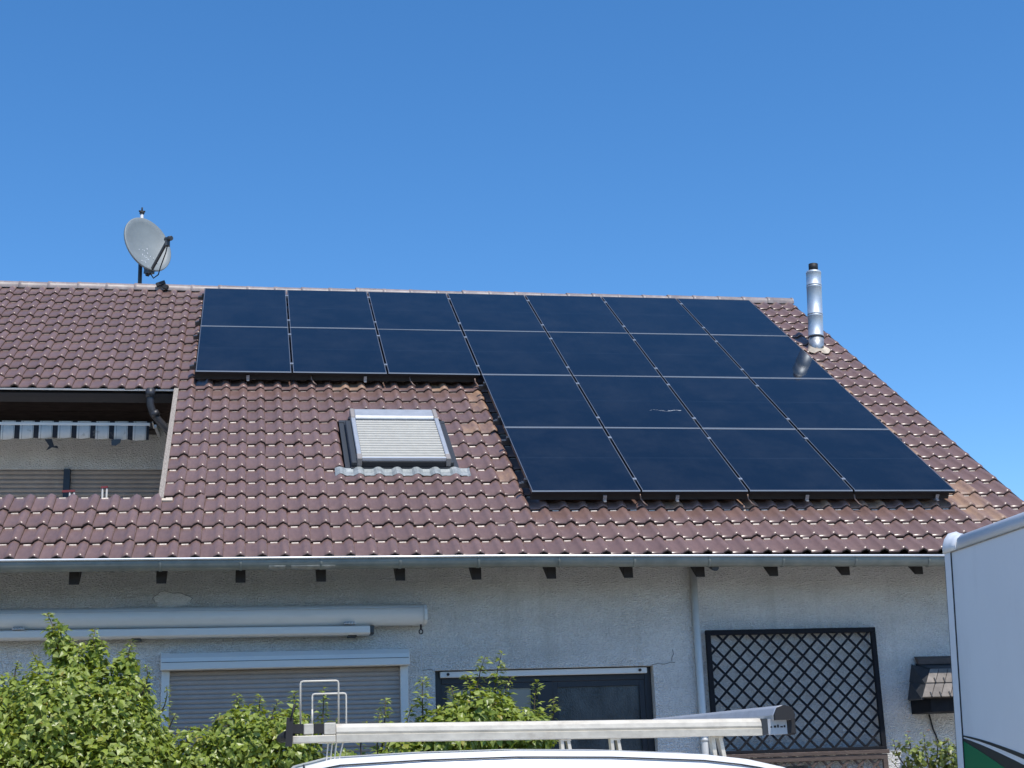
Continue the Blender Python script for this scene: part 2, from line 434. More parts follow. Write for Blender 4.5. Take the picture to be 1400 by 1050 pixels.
# ------------------------------------------------------------------ ground
g = MB(); g.box(-600, 600, -600, 600, -0.4, 0.0)
def paving():
    m = bpy.data.materials.new('pale_paving'); m.use_nodes = True
    nt = m.node_tree; L = nt.links.new; b = nt.nodes['Principled BSDF']; b.inputs['Roughness'].default_value = 0.85
    geo = nt.nodes.new('ShaderNodeNewGeometry')
    br = nt.nodes.new('ShaderNodeTexBrick'); br.inputs['Scale'].default_value = 1.0
    br.inputs['Brick Width'].default_value = 0.2; br.inputs['Row Height'].default_value = 0.1; br.inputs['Mortar Size'].default_value = 0.004
    br.inputs['Color1'].default_value = (0.43, 0.39, 0.325, 1); br.inputs['Color2'].default_value = (0.51, 0.465, 0.39, 1); br.inputs['Mortar'].default_value = (0.12, 0.11, 0.1, 1)
    L(geo.outputs['Position'], br.inputs['Vector'])
    n = nt.nodes.new('ShaderNodeTexNoise'); n.inputs['Scale'].default_value = 0.7; n.inputs['Detail'].default_value = 8
    L(geo.outputs['Position'], n.inputs['Vector'])
    mr = nt.nodes.new('ShaderNodeMapRange'); mr.inputs['To Min'].default_value = 0.75; mr.inputs['To Max'].default_value = 1.2; L(n.outputs['Fac'], mr.inputs['Value'])
    cc = nt.nodes.new('ShaderNodeCombineColor')
    for i in range(3): L(mr.outputs[0], cc.inputs[i])
    mx = nt.nodes.new('ShaderNodeMix'); mx.data_type = 'RGBA'; mx.blend_type = 'MULTIPLY'; mx.inputs[0].default_value = 1
    L(br.outputs['Color'], mx.inputs[6]); L(cc.outputs[0], mx.inputs[7]); L(mx.outputs[2], b.inputs['Base Color'])
    return m
tag(g.build('ground', paving()), kind='structure')

# ------------------------------------------------------------------ house
house = empty('house', (-3.5, YW, 0))
tag(house, 'pale stuccoed house with brown tiled gable roof and a recessed loggia', 'house')
ridgeY = RP(0, RIDGE_V, 0).y; ridgeZ = RP(0, RIDGE_V, 0).z
YB = 2*ridgeY - YW
def roof_z(Y, h=-0.10):                          # underside height of the roof at depth Y
    d = RP(0, 0, h); return d.z + (Y - d.y)*math.tan(A)

# window openings of the front wall
WX0, WX1, WZ0, WZ1 = -1.598, 0.575, 1.35, 2.747
WT = roof_z(YW + 0.15)
w = MB()
def wallrect(x0, x1, z0, z1): w.box(x0, x1, YW, YW+0.30, z0, z1)
wallrect(XL+0.12, WX0, 0, WT); wallrect(WX1, XR-0.16, 0, WT)
wallrect(WX0, WX1, 0, WZ0); wallrect(WX0, WX1, WZ1, WT)
w.build('front_wall', M['stucco'], house)
w = MB()
for x0, x1 in ((XR-0.16-0.3, XR-0.16), (XL+0.12, XL+0.42)):
    pts = [(x0, YW+0.302, 0), (x0, YB, 0), (x0, YB, roof_z(YW+0.3)), (x0, ridgeY, roof_z(ridgeY)), (x0, YW+0.302, roof_z(YW+0.302))]
    w.prism(pts, (x1-x0, 0, 0))
w.build('gable_wall', M['stucco'], house)
w = MB(); w.box(XL+0.422, XR-0.462, YB-0.3, YB, 0, roof_z(YW+0.3)); w.build('back_wall', M['stucco'], house)

# roof deck: dark boards under the tiles, with the loggia cut out; back slope closed
d = MB()
def deck(u0, u1, v0, v1): d.box(u0, u1, v0, v1, -0.10, -0.055, T=RP)
VE = EAVE_V - 0.04
deck(XL, LX0, RIDGE_V, VE); deck(LX1, XR-0.03, RIDGE_V, VE)
deck(LX0, LX1, RIDGE_V, LV0); deck(LX0, LX1, LV1, VE)
def RPB(u, v, h):
    p = RP(u, v, h); return Vector((p.x, 2*ridgeY - p.y, p.z))
d.box(XL, XR-0.03, RIDGE_V, EAVE_V, -0.10, 0.02, T=RPB)
roof = d.build('roof', [M['underlay']], house)

# ---- tiles
TW, TC, PITCH, COURSE = 0.2013, 0.36, 0.2013, 0.3475
PROF = [(-0.164, -0.006), (-0.054, -0.001), (-0.035, 0.020), (-0.001, 0.038), (0.033, 0.021), (0.0465, 0.006), (0.0475, -0.007)]
STA = [(0.004, -0.001), (-0.001, 0.017), (0.012, 0.028), (0.038, 0.036), (0.36, 0.000)]
def tile_mesh(mb, u=0, v=0, dust=False, T=None, lip=1.0, jig=(0, 0, 0)):
    """local x across, y up the slope, z off the roof"""
    b = len(mb.v); n = len(PROF)
    for j, (y, dz) in enumerate(STA):
        for (x, z) in PROF:
            zz = z + dz if j else min(z + dz, z + 0.002)
            p = (x + jig[0], y + jig[1], zz + jig[2])
            mb.v.append(tuple(T(u + p[0], v - p[1], p[2])) if T else p)
    for j in range(len(STA)-1):
        for i in range(n-1):
            mb.face((b+j*n+i, b+j*n+i+1, b+(j+1)*n+i+1, b+(j+1)*n+i), 3 if (j == 0 or i == n-2) else (2 if dust else 0), j > 0 and i < n-2)  # front and side faces take the painted shade colour
    # raw clay rib left bare above the head of the pan
    y0_ = COURSE - 0.012 - 0.010*lip
    P = [(-0.132, y0_, 0.001), (-0.068, y0_, 0.003), (-0.068, COURSE-0.012, 0.003+0.007*lip), (-0.132, COURSE-0.012, 0.001+0.007*lip)]
    P = [(p[0]+jig[0], p[1]+jig[1], p[2]+jig[2]) for p in P]
    if T: P = [tuple(T(u+p[0], v-p[1], p[2])) for p in P]
    mb.quad(*P, mi=1)
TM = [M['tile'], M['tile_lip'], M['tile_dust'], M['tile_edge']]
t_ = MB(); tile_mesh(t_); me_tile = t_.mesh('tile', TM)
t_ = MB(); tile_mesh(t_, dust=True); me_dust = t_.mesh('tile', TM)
U0 = 4.797
NCOL = 83
# panel array in roof coordinates: seven columns by two rows, then four columns by two rows
PW, PH = 1.152, 1.780
cells = [(c, r) for r in (0, 1) for c in range(7)] + [(c, r) for r in (2, 3) for c in range(3, 7)]
def under_panel(u, v):
    for c, r in cells:
        x0 = (c-3.5)*PW; y0 = r*PH
        if x0+0.10 < u < x0+PW-0.25 and y0+0.45 < v < y0+PH+0.15+(0.0 if (c, r+1) in cells else -0.30): return True
    return False
all_tiles = []
for k in range(0, 26):
    v = EAVE_V - COURSE*k
    if v < RIDGE_V + 0.20: continue
    for i in range(NCOL):
        u = U0 - PITCH*i
        if u < XL + 0.15: continue
        inlog = (u - 0.04 < LX1 and u > LX0 + 0.1) and (v > LV0 + 0.1 and v - COURSE < LV1 - 0.12)
        if inlog: continue
        insky = (-2.36 < u - 0.06 < -1.22) and (4.95 < v < 6.45)
        if insky: continue
        flue = (abs(u - 4.40) < 0.0)
        all_tiles.append((u, v, k))
def dusty(u, v):
    rnd = random.random()
    if -3.9 < u < -0.6 and 3.6 < v < 4.0: return rnd < 0.25
    if -0.5 < u < 3.8 and 7.2 < v < 7.55: return rnd < 0.2
    if 3.85 < u < 4.4 and 6.9 < v < 7.7: return rnd < 0.9
    if 4.0 < u < 4.32 and 1.6 < v < 6.8: return rnd < 0.45
    if -0.85 < u < -0.5 and 3.9 < v < 7.3: return rnd < 0.14
    return False
camp = cam.matrix_world.translation
def vis(u, v):
    if under_panel(u, v): return False
    return u > -5.35 - 0.21*(EAVE_V - v) - 0.2
rankd = sorted([t for t in all_tiles if vis(t[0], t[1])], key=lambda t: (RP(t[0], t[1], 0) - camp).length)
single = set((t[0], t[1]) for t in rankd[:300])
rest = MB()
for (u, v, k) in all_tiles:
    du = dusty(u, v)
    jig = (random.gauss(0, 0.0022), random.gauss(0, 0.003), abs(random.gauss(0, 0.0018)))
    if (u, v) in single:
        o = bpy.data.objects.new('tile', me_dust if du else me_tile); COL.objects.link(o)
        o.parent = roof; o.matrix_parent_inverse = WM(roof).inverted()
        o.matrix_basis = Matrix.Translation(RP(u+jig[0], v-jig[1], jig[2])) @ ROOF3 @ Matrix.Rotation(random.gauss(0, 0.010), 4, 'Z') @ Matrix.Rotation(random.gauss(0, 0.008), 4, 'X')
    else:
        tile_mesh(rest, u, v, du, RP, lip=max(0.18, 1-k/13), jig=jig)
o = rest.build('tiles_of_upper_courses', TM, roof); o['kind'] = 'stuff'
# ridge tiles
rid = MB()
N = 9
def ring(x, r, dz): return [(x, ridgeY + r*math.cos(R(-12) + R(204)*k/(N-1)), ridgeZ - 0.018 + dz + r*0.95*math.sin(R(-12) + R(204)*k/(N-1))) for k in range(N)]
rid.loft([ring(0, 0.108, -0.008), ring(0.003, 0.112, -0.008), ring(0.05, 0.111, -0.008), ring(0.06, 0.107, -0.008), ring(0.425, 0.101, -0.008)], closed=False, caps=False)
me_r = rid.mesh('ridge_tile', [M['ridge']])
x = XR - 0.405; kk = 0
while x > XL:
    o = bpy.data.objects.new('ridge_tile', me_r); COL.objects.link(o)
    o.parent = roof; o.matrix_parent_inverse = WM(roof).inverted()
    o.matrix_basis = Matrix.Translation((x + random.gauss(0, 0.003), random.gauss(0, 0.003), random.gauss(0, 0.003)))
    x -= 0.398
# end cap of the ridge
e = MB(); e.prism([(XR+0.005, p[1], p[2]) for p in ring(0, 0.104, 0)], (0.02, 0, 0)); e.build('ridge_end_cap', M['ridge'], roof)
cl = MB(); cl.bar((-4.72, ridgeY-0.135, ridgeZ+0.02), (-4.60, ridgeY-0.125, ridgeZ+0.07), 0.05, 0.05); cl.bar((-4.62, ridgeY-0.13, ridgeZ+0.01), (-4.56, ridgeY-0.14, ridgeZ-0.02), 0.06, 0.06)
cl.build('cable_seal', M['rubber'], roof)
# verge boards on the gables
vb = MB(); vb.box(XR-0.028, XR, RIDGE_V, EAVE_V-0.05, -0.22, -0.02, T=RP); vb.build('verge_board', M['wood_dark'], house)
# rafters (tails under the eave)
for x in [-11.53, -10.80, -10.06, -9.33, -8.59, -7.86, -7.13, -6.39, -5.66, -4.926, -4.16, -3.451, -2.716, -1.98, -1.259, -0.538, 0.217, 0.935, 1.68, 2.423, 3.195, 3.93, 4.62]:
    r = MB(); pts = []
    yf, zf, yb_ = 13.84, 3.535, YW - 0.002
    tn = math.tan(A)
    for yy, zz in ((yf, roof_z(yf, -0.103)), (yf, zf), (yb_, zf + (yb_-yf)*tn), (yb_, roof_z(yb_, -0.103))):
        pts.append((x-0.045, yy, zz))
    r.prism(pts, (0.09, 0, 0)); r.build('rafter', M['wood_dark'], house)
# gutter: half-round zinc with a rolled bead and joint bands
def gz(x): return 3.716 - 0.0075*max(0.0, x + 0.9)*1.2
GY = 13.645
gx = [XL, -9, -6, -3, -0.9, 1.0, 3.0, XR+0.02]
gm = MB(); rings = []
for x in gx:
    rg = []
    for k in range(11):
        t = math.pi*k/10
        rg.append((x, GY - 0.062*math.cos(t), gz(x) - 0.094*math.sin(t)**0.8))
    for k in range(10, -1, -1):
        t = math.pi*k/10
        rg.append((x, GY - 0.058*math.cos(t), gz(x) + 0.002 - 0.088*math.sin(t)**0.8))
    rings.append(rg)
gm.loft(rings)
gutter = gm.build('gutter', M['zinc'], house)
bd = MB(); bd.tube([(x, GY-0.068, gz(x)+0.004) for x in gx], 0.011, 8); bd.build('gutter_bead', M['bead'], gutter)
for x in [-10.1, -8.6, -7.1, -5.65, -4.161, -3.451, -2.728, -2.004, -1.274, -0.509, 0.221, 0.957, 1.70, 2.44, 3.2]:
    bb = MB()
    bb.loft([[(xx, GY - (0.066 if o_ else 0.0625)*math.cos(math.pi*k/10), gz(x) - (0.099 if o_ else 0.094)*math.sin(math.pi*k/10)**0.8) for k, o_ in [(k, 1) for k in range(11)] + [(k, 0) for k in range(10, -1, -1)]] for xx in (x-0.012, x+0.012)])
    bb.build('gutter_bracket', M['zinc'], gutter)
for x0, x1 in ((-3.20, -3.05), (-3.00, -2.60)):
    bb = MB()
    bb.loft([[(xx, GY - (0.0645 if o_ else 0.0625)*math.cos(math.pi*k/10), gz(x0) - (0.097 if o_ else 0.094)*math.sin(math.pi*k/10)**0.8) for k, o_ in [(k, 1) for k in range(2, 7)] + [(k, 0) for k in range(6, 1, -1)]] for xx in (x0, x1)])
    bb.build('gutter_patch', M['zinc_patch'], gutter)
q = MB()
for xa, xb in zip(gx, gx[1:]):
    yt = RP(0, EAVE_V-0.10, -0.05); yt0 = (yt.y, yt.z)
    q.hexa([(xa, GY+0.050, gz(xa)-0.02), (xb, GY+0.050, gz(xb)-0.02), (xb, yt0[0], yt0[1]-0.002), (xa, yt0[0], yt0[1]-0.002), (xa, GY+0.050, gz(xa)-0.017), (xb, GY+0.050, gz(xb)-0.017), (xb, yt0[0], yt0[1]+0.001), (xa, yt0[0], yt0[1]+0.001)])
q.build('eave_flashing', M['zinc'], house)
# downpipe
dp = MB(); dp.tube([(1.036, YW-0.045, 3.78), (1.036, YW-0.045, 0.0)], 0.036, 14); dpo = dp.build('downpipe', M['white_alu'], house)
dp = MB(); dp.tube([(1.036, GY+0.02, 3.60), (1.036, GY+0.10, 3.62), (1.036, YW-0.14, 3.86), (1.036, YW-0.045, 3.80)], 0.034, 12); dp.build('swan_neck', M['dark_grey'], dpo)
for z in (2.0, 0.4):
    q = MB(); q.tube([(1.036, YW-0.045, z), (1.036, YW-0.045, z+0.03)], 0.040, 14); q.build('pipe_clip', M['white_alu'], dpo)

# plaster patch and cracks on the wall
pp = MB(); poly = []
for k in range(26):
    t = 2*math.pi*k/26
    rr = 1 + 0.16*math.sin(3*t+0.6) + 0.09*math.sin(7*t) + random.uniform(-0.05, 0.05)
    poly.append((-4.095 + 0.165*rr*math.cos(t), YW-0.004, 3.445 + (0.095 if math.sin(t) > 0 else 0.055)*rr*math.sin(t)))
pp.prism(poly, (0, 0.003, 0)); pp.build('plaster_patch', M['stucco_patch'], house)
ck = MB(); pts = [(-4.29, 3.43)] + [(p[0], p[2]+0.004) for p in poly[:14]][::-1]
for a, b in zip(pts[1:], pts[2:]): ck.bar((a[0], YW-0.004, a[1]), (b[0], YW-0.004, b[1]), 0.004, 0.006, up=(0, 1, 0))
ck.build('patch_edge', M['crack'], house)
cr1 = [(0.56, 2.752), (0.62, 2.765), (0.69, 2.757), (0.76, 2.775), (0.80, 2.77)]; cr2 = [(0.765, 2.79), (0.775, 2.83), (0.79, 2.85), (0.785, 2.90)]
cr3 = [(-1.60, 2.752), (-1.66, 2.757), (-1.72, 2.75)]
for line in (cr1, cr2, cr3):
    ck = MB()
    for a, b in zip(line, line[1:]): ck.bar((a[0], YW-0.001, a[1]), (b[0], YW-0.001, b[1]), 0.006, 0.004, up=(0, 1, 0))
    ck.build('wall_crack', M['crack'], house)
vt = MB(); vt.box(-4.52, -4.27, YW-0.02, YW-0.001, 2.58, 2.70); vto = vt.build('wall_vent', M['dark_grey'], house)
for k in range(5):
    q = MB(); q.box(-4.51, -4.28, YW-0.034, YW-0.021, 2.592+0.021*k, 2.603+0.021*k); q.build('vent_louvre', M['dark_grey'], vto)

# ---- wide roller shutter
sh = MB(); SX0, SX1 = -4.172, -1.856
prof = [(YW-0.002, 2.953), (YW-0.10, 2.953), (YW-0.155, 2.905), (YW-0.165, 2.86), (YW-0.165, 2.795), (YW-0.002, 2.795)]
sh.loft([[(x, y, z) for y, z in prof] for x in (SX0, SX1)], sm=False)
shutter = sh.build('roller_shutter', M['white_alu'], house, bevel=0.006)
q = MB(); q.box(SX0+0.01, SX1-0.01, YW-0.170, YW-0.166, 2.862, 2.866); q.build('cover_seam', M['dark_grey'], shutter)
for x0 in (SX0+0.005, SX1-0.085-0.0):
    q = MB(); q.box(x0, x0+0.075, YW-0.075, YW-0.002, 0.02, 2.793); q.build('guide_rail', M['white_alu'], shutter, bevel=0.004)
sl = MB()
def slat_prof(z, hgt, y, dep=0.010): return [(y, z), (y-dep*0.7, z+hgt*0.22), (y-dep, z+hgt*0.5), (y-dep*0.7, z+hgt*0.78), (y, z+hgt*0.97)]
sx0, sx1 = SX0+0.081, SX1-0.087
P5 = slat_prof(0, 0.0432, 0)
sl.loft([[(x, y, z) for y, z in P5] for x in (sx0, sx1)], sm=False)
me_s = sl.mesh('slat', [M['slat_grey']])
for k in range(63):
    o = bpy.data.objects.new('slat', me_s); COL.objects.link(o); o.parent = shutter
    o.matrix_parent_inverse = WM(shutter).inverted(); o.matrix_basis = Matrix.Translation((0, YW-0.018, 2.792 - 0.0436*(k+1)))
# ---- kitchen-style window with two panes
fr = MB(); wy0, wy1 = YW+0.10, YW+0.17
fr.box(WX0, WX0+0.07, wy0, wy1, WZ0, WZ1); fr.box(WX1-0.07, WX1, wy0, wy1, WZ0, WZ1)
fr.box(WX0+0.07, WX1-0.07, wy0, wy1, WZ1-0.125, WZ1); fr.box(WX0+0.07, WX1-0.07, wy0, wy1, WZ0, WZ0+0.08)
fr.box(-0.585, -0.43, wy0-0.01, wy1, WZ0+0.08, WZ1-0.125)
win = fr.build('window', M['window_frame'], house, bevel=0.004)
for x0, x1 in ((WX0+0.07, -0.585), (-0.43, WX1-0.07)):
    q = MB(); 
    for a, b, c, e2 in ((x0, x0+0.055, WZ0+0.08, WZ1-0.125), (x1-0.055, x1, WZ0+0.08, WZ1-0.125), (x0+0.055, x1-0.055, WZ0+0.08, WZ0+0.135), (x0+0.055, x1-0.055, WZ1-0.18, WZ1-0.125)):
        q.box(a+0.001, b-0.001, wy0+0.012, wy1-0.01, c+0.001, e2-0.001)
    q.build('sash', M['window_frame'], win)
    q = MB(); q.box(x0+0.05, x1-0.05, wy0+0.035, wy0+0.041, WZ0+0.13, WZ1-0.175)
    q.build('pane', M['pane_left'] if x0 < -1 else M['pane_right'], win)
q = MB(); q.box(WX0+0.055, WX1-0.055, YW+0.035, YW+0.085, WZ1-0.068, WZ1-0.012); q.build('shutter_end_bar', M['white_alu'], win, bevel=0.004)
for x in (WX0+0.13, WX1-0.13):
    q = MB(); q.tube([(x, YW+0.034, WZ1-0.038), (x, YW+0.015, WZ1-0.038)], 0.014, 10); q.build('stop_knob', M['rubber'], win)
q = MB(); q.box(WX0-0.03, WX1+0.03, YW-0.05, YW+0.098, WZ0-0.03, WZ0-0.002); q.build('sill', M['white_alu'], win)
# dark room box behind the window
q = MB(); X0, X1 = WX0-0.3, WX1+0.3
q.box(X0, X1, YW+2.2, YW+2.25, 0.5, 3.2); q.build('room_wall', M['curtain'], house)

# ---- loggia recessed into the roof
LZF = 3.30
lg = MB()
zt = roof_z(LYB, -0.102)
lg.box(LX0, LX1+0.05, LYB, LYB+0.2, 5.576, 6.165)
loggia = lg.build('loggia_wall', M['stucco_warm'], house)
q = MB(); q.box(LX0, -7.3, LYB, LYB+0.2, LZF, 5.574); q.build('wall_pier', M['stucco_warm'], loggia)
for k in range(5):
    z0 = 6.167 + 0.135*k
    q = MB(); q.box(LX0, LX1+0.05, LYB-0.02-0.004*(k % 2), LYB+0.1, z0, min(z0+0.129, zt-0.004)); q.build('cladding_board', M['wood_board'], loggia)
q = MB(); q.box(LX0, LX1+0.20, LYB-3.0, LYB+0.2, LZF-0.15, LZF); q.build('loggia_floor', M['stucco_patch'], loggia)
for x in (LX1+0.06, LX0-0.06):
    yv0, yv1 = RP(0, LV1, 0).y, RP(0, LV0, 0).y
    q = MB(); q.prism([(x, yv0-0.02, LZF), (x, LYB+0.2, LZF), (x, LYB+0.2, roof_z(LYB+0.2, -0.102)), (x, yv0-0.02, roof_z(yv0-0.02, -0.102))], (0.10 if x > -6 else -0.10, 0, 0))
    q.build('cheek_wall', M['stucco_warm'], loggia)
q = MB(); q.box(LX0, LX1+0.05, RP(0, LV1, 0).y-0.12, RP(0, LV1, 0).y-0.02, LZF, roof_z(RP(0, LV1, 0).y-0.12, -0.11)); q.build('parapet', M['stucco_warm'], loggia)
P5 = slat_prof(0, 0.0545, 0, 0.014)
for x0, x1 in ((-7.28, -5.608), (-5.528, -4.22)):
    s2 = MB(); s2.box(x0, x1, LYB+0.03, LYB+0.06, LZF, 5.575); so = s2.build('loggia_shutter', M['slat_brown'], loggia)
    s2 = MB(); s2.loft([[(x, y, z) for y, z in P5] for x in (x0+0.002, x1-0.002)], sm=False); me_s2 = s2.mesh('slat', [M['slat_brown']])
    for k in range(40):
        o = bpy.data.objects.new('slat', me_s2); COL.objects.link(o); o.parent = so
        o.matrix_parent_inverse = WM(so).inverted(); o.matrix_basis = Matrix.Translation((0, LYB+0.028, 5.573-0.0557*(k+1)))
q = MB(); q.box(-5.606, -5.530, LYB-0.03, LYB+0.1, LZF, 5.574); q.build('door_post', M['window_frame'], loggia)
# drip edge of the tiles above the loggia and the bleached board down its right side
q = MB(); q.box(LX0, LX1+0.02, LV0-0.004, LV0+0.012, -0.012, 0.008, T=RP); q.build('drip_edge', M['bead'], loggia)
q = MB(); q.box(LX0, LX1+0.02, LV0-0.03, LV0-0.006, -0.17, -0.06, T=RP); q.build('fascia', M['wood_dark'], loggia)
q = MB(); q.box(LX1-0.01, LX1+0.042, LV0+0.03, LV1+0.02, -0.15, 0.035, T=RP); q.build('cheek_board', M['wood_pale'], loggia)
q = MB(); q.box(LX1-0.03, LX1+0.13, LV1+0.02, LV1+0.07, -0.02, 0.028, T=RP); q.build('corner_mortar', M['mortar'], loggia)
# drain elbow under the loggia eave
q = MB(); pz = 6.36
q.tube([(-4.539, 17.421, 6.333), (-4.539, 17.421, 6.212), (-4.534, 17.421, 6.131), (-4.498, 17.431, 6.030), (-4.418, 17.451, 5.930), (-4.317, 17.482, 5.829), (-4.196, 17.522, 5.728)], 0.045, 12)
eb = q.build('drain_elbow', M['pvc_dark'], loggia)
for p0, p1 in (((-4.539, 17.421, 6.322), (-4.539, 17.421, 6.222)), ((-4.498, 17.426, 6.051), (-4.463, 17.436, 5.995))):
    q = MB(); q.tube([p0, p1], 0.056, 12); q.build('pipe_collar', M['pvc_dark'], eb)

# ---- roof window with external shutter
rw = MB()
rw.box(-2.33, -1.235, 4.98, 6.30, -0.05, 0.06, T=RP)
rwin = rw.build('roof_window', M['dark_grey'], house)
q = MB(); q.box(-2.385, -2.332, 4.93, 6.30, -0.02, 0.035, T=RP); q.box(-1.233, -1.18, 4.93, 6.30, -0.02, 0.035, T=RP); q.box(-2.385, -1.18, 4.86, 4.928, -0.02, 0.04, T=RP); q.build('flashing', M['dark_grey'], rwin)
for x0 in (-2.325, -1.305):
    q = MB(); q.box(x0, x0+0.065, 5.05, 6.27, 0.062, 0.115, T=RP); q.build('window_cover', M['dark_grey'], rwin, bevel=0.008)
q = MB(); pr = [(4.80, 0.06), (4.80, 0.14), (4.83, 0.168), (5.05, 0.168), (5.075, 0.145), (5.075, 0.06)]
q.loft([[RP(u, v, h) for v, h in pr] for u in (-2.215, -1.325)], sm=False); q.build('shutter_hood', M['alu'], rwin, bevel=0.006)
for u0 in (-2.262, -1.324):
    q = MB(); q.loft([[RP(u, v, h) for v, h in [(p[0]-0.008, p[1]+0.004) for p in pr]] for u in (u0, u0+0.046)], sm=False); q.build('hood_end', M['plastic_tan'], rwin, bevel=0.006)
    q = MB(); q.box(u0, u0+0.046, 5.085, 6.14, 0.117, 0.162, T=RP); q.build('side_rail', M['alu'], rwin, bevel=0.005)
    q = MB(); q.box(u0-0.004, u0+0.05, 6.142, 6.275, 0.062, 0.160, T=RP); q.build('rail_foot', M['plastic_tan'], rwin, bevel=0.006)
q = MB(); ns = 16
for k in range(ns):
    v0 = 5.125 + (6.235-5.125)*k/ns; v1 = 5.125 + (6.235-5.125)*(k+0.93)/ns
    q.loft([[RP(u, v, h) for v, h in ((v0, 0.13), (v0+0.012, 0.147), ((v0+v1)/2, 0.152), (v1-0.008, 0.147), (v1, 0.13))] for u in (-2.213, -1.327)], sm=False)
o = q.build('shutter_slats', M['slat_light'], rwin); o['kind'] = 'stuff'
q = MB(); q.box(-2.213, -1.327, 6.238, 6.262, 0.122, 0.158, T=RP); q.build('shutter_end_bar', M['bead'], rwin)
q = MB(); q.box(-2.205, -1.335, 6.20, 6.285, 0.062, 0.12, T=RP); q.build('window_sash', M['rubber'], rwin)
ap = MB(); n = 61; rows = []
for v, hh in ((6.29, 0.05), (6.345, 0.034), (6.41, 0.034), (6.455, 0.033)):
    rw_ = []
    for k in range(n):
        u = -2.50 + (1.42)*k/(n-1)
        ph = ((u - U0) / PITCH) % 1.0; dd = min(ph, 1-ph) * PITCH
        wv = max(0.0, 1 - (dd/0.055)**2)
        hgt = hh + (0.036*wv if v > 6.3 else 0.02*wv)
        vv = v + (0.012*math.cos(ph*2*math.pi) if v > 6.44 else 0)
        if v > 6.3 and (k < 2 or k > n-3): hgt -= 0.008
        rw_.append(RP(u, vv, hgt))
    rows.append(rw_)
for j in range(len(rows)-1):
    for k in range(n-1): ap.quad(rows[j][k], rows[j+1][k], rows[j+1][k+1], rows[j][k+1], sm=True)
ap.build('lead_apron', M['lead'], rwin)

# ------------------------------------------------------------------ flue
FL = empty('flue', RP(4.43, 1.91, 0))
tag(FL, 'shiny round stainless steel flue pipe rising from the right roof edge', 'flue')
fb = RP(4.43, 1.91, 0.0); ax = Vector((0.055, 0, 1)).normalized()
def FP(s_): return fb + ax*s_
q = MB(); q.tube([FP(-0.12), FP(0.19)], [0.108, 0.106], 28); q.build('flue_base', M['steel_dull'], FL)
q = MB(); q.tube([FP(0.185), FP(0.19), FP(0.20)], [0.112, 0.114, 0.112], 28); q.build('base_clamp', M['rubber'], FL)
segs = [(0.20, 0.52), (0.52, 0.955), (0.955, 1.17)]
for a, b in segs:
    q = MB(); q.tube([FP(a+0.003), FP(a+0.02), FP(a+0.023), FP(b-0.023), FP(b-0.02), FP(b-0.003)], [0.1075, 0.1085, 0.105, 0.105, 0.1085, 0.1075], 32); q.build('flue_section', M['steel'], FL)
q = MB(); q.tube([FP(1.168), FP(1.18), FP(1.182), FP(1.185)], [0.106, 0.100, 0.07, 0.065], 28); q.build('flue_shoulder', M['steel'], FL)
q = MB(); q.tube([FP(1.18), FP(1.292)], [0.066, 0.067], 24); q.build('flue_mouth', M['soot'], FL)
# mortar flashing around the base
fm = MB(); cen = []
ringA, ringB = [], []
for k in range(28):
    t = 2*math.pi*k/28
    ra = 0.135 + 0.02*math.sin(3*t) + random.uniform(-0.008, 0.008)
    u = 4.42 + ra*math.cos(t)*1.1; v = 1.97 + ra*math.sin(t)*1.35
    ph = ((u - U0)/PITCH) % 1.0; dd = min(ph, 1-ph)*PITCH; wv = max(0.0, 1-(dd/0.055)**2)
    ringB.append(RP(u, v, 0.034+0.036*wv))
    ringA.append(RP(4.40+0.10*math.cos(t), 1.95+0.14*math.sin(t), 0.09))
fm.loft([ringB, ringA], caps=False); fm.build('mortar_collar', M['mortar'], FL)

# ------------------------------------------------------------------ solar panels
HT = FLAT                                       # module top above the pans
GX, GY_ = 0.020, 0.018
pw, ph_ = PW-GX, PH-GY_
ordn = ['first', 'second', 'third', 'fourth', 'fifth', 'sixth', 'seventh']
def make_panel():
    root = empty('solar_panel', (0, 0, 0))
    f = MB(); t = 0.035
    hx, hy = pw/2, ph_/2
    lip = 0.011
    # side bars: dark with a thin satin rim; bottom and top bars with chamfered bright lips
    f.box(-hx, -hx+0.003, -hy+0.012, hy-0.012, -t, 0, 0); f.box(hx-0.003, hx, -hy+0.012, hy-0.012, -t, 0, 0)
    f.box(-hx+0.0032, -hx+lip, -hy+0.012, hy-0.012, -0.006, 0.0006, 1); f.box(hx-lip, hx-0.0032, -hy+0.012, hy-0.012, -0.006, 0.0006, 1)
    # lower bar
    P = [(-hy, -t), (-hy, -0.009), (-hy+0.008, 0.0008), (-hy+0.0125, 0.0008), (-hy+0.0125, -t)]
    b0 = len(f.v)
    for x in (-hx, hx): f.v += [(x, y, z) for y, z in P]
    n = 5
    for k in range(n):
        k2 = (k+1) % n
        f.face((b0+k, b0+n+k, b0+n+k2, b0+k2), 2 if k in (1, 2) else 0)
    f.face([b0+k for k in range(n)], 0); f.face([b0+n+k for k in reversed(range(n))], 0)
    # upper bar
    f.box(-hx, hx, hy-0.0118, hy, -t, -0.004, 0); f.box(-hx, hx, hy-0.0118, hy, -0.0038, 0.0010, 2)
    f.build('frame', [M['frame'], M['frame_side'], M['frame_edge']], root, local=True)
    gl = MB(); gl.box(-hx+0.0115, hx-0.0115, -hy+0.0128, hy-0.0122, -0.008, -0.0012); gl.build('glass', M['glass'], root, local=True)
    bk = MB(); bk.box(-hx+0.02, hx-0.02, -hy+0.02, hy-0.02, -0.016, -0.010); bk.build('backsheet', M['rubber'], root, local=True)
    return root
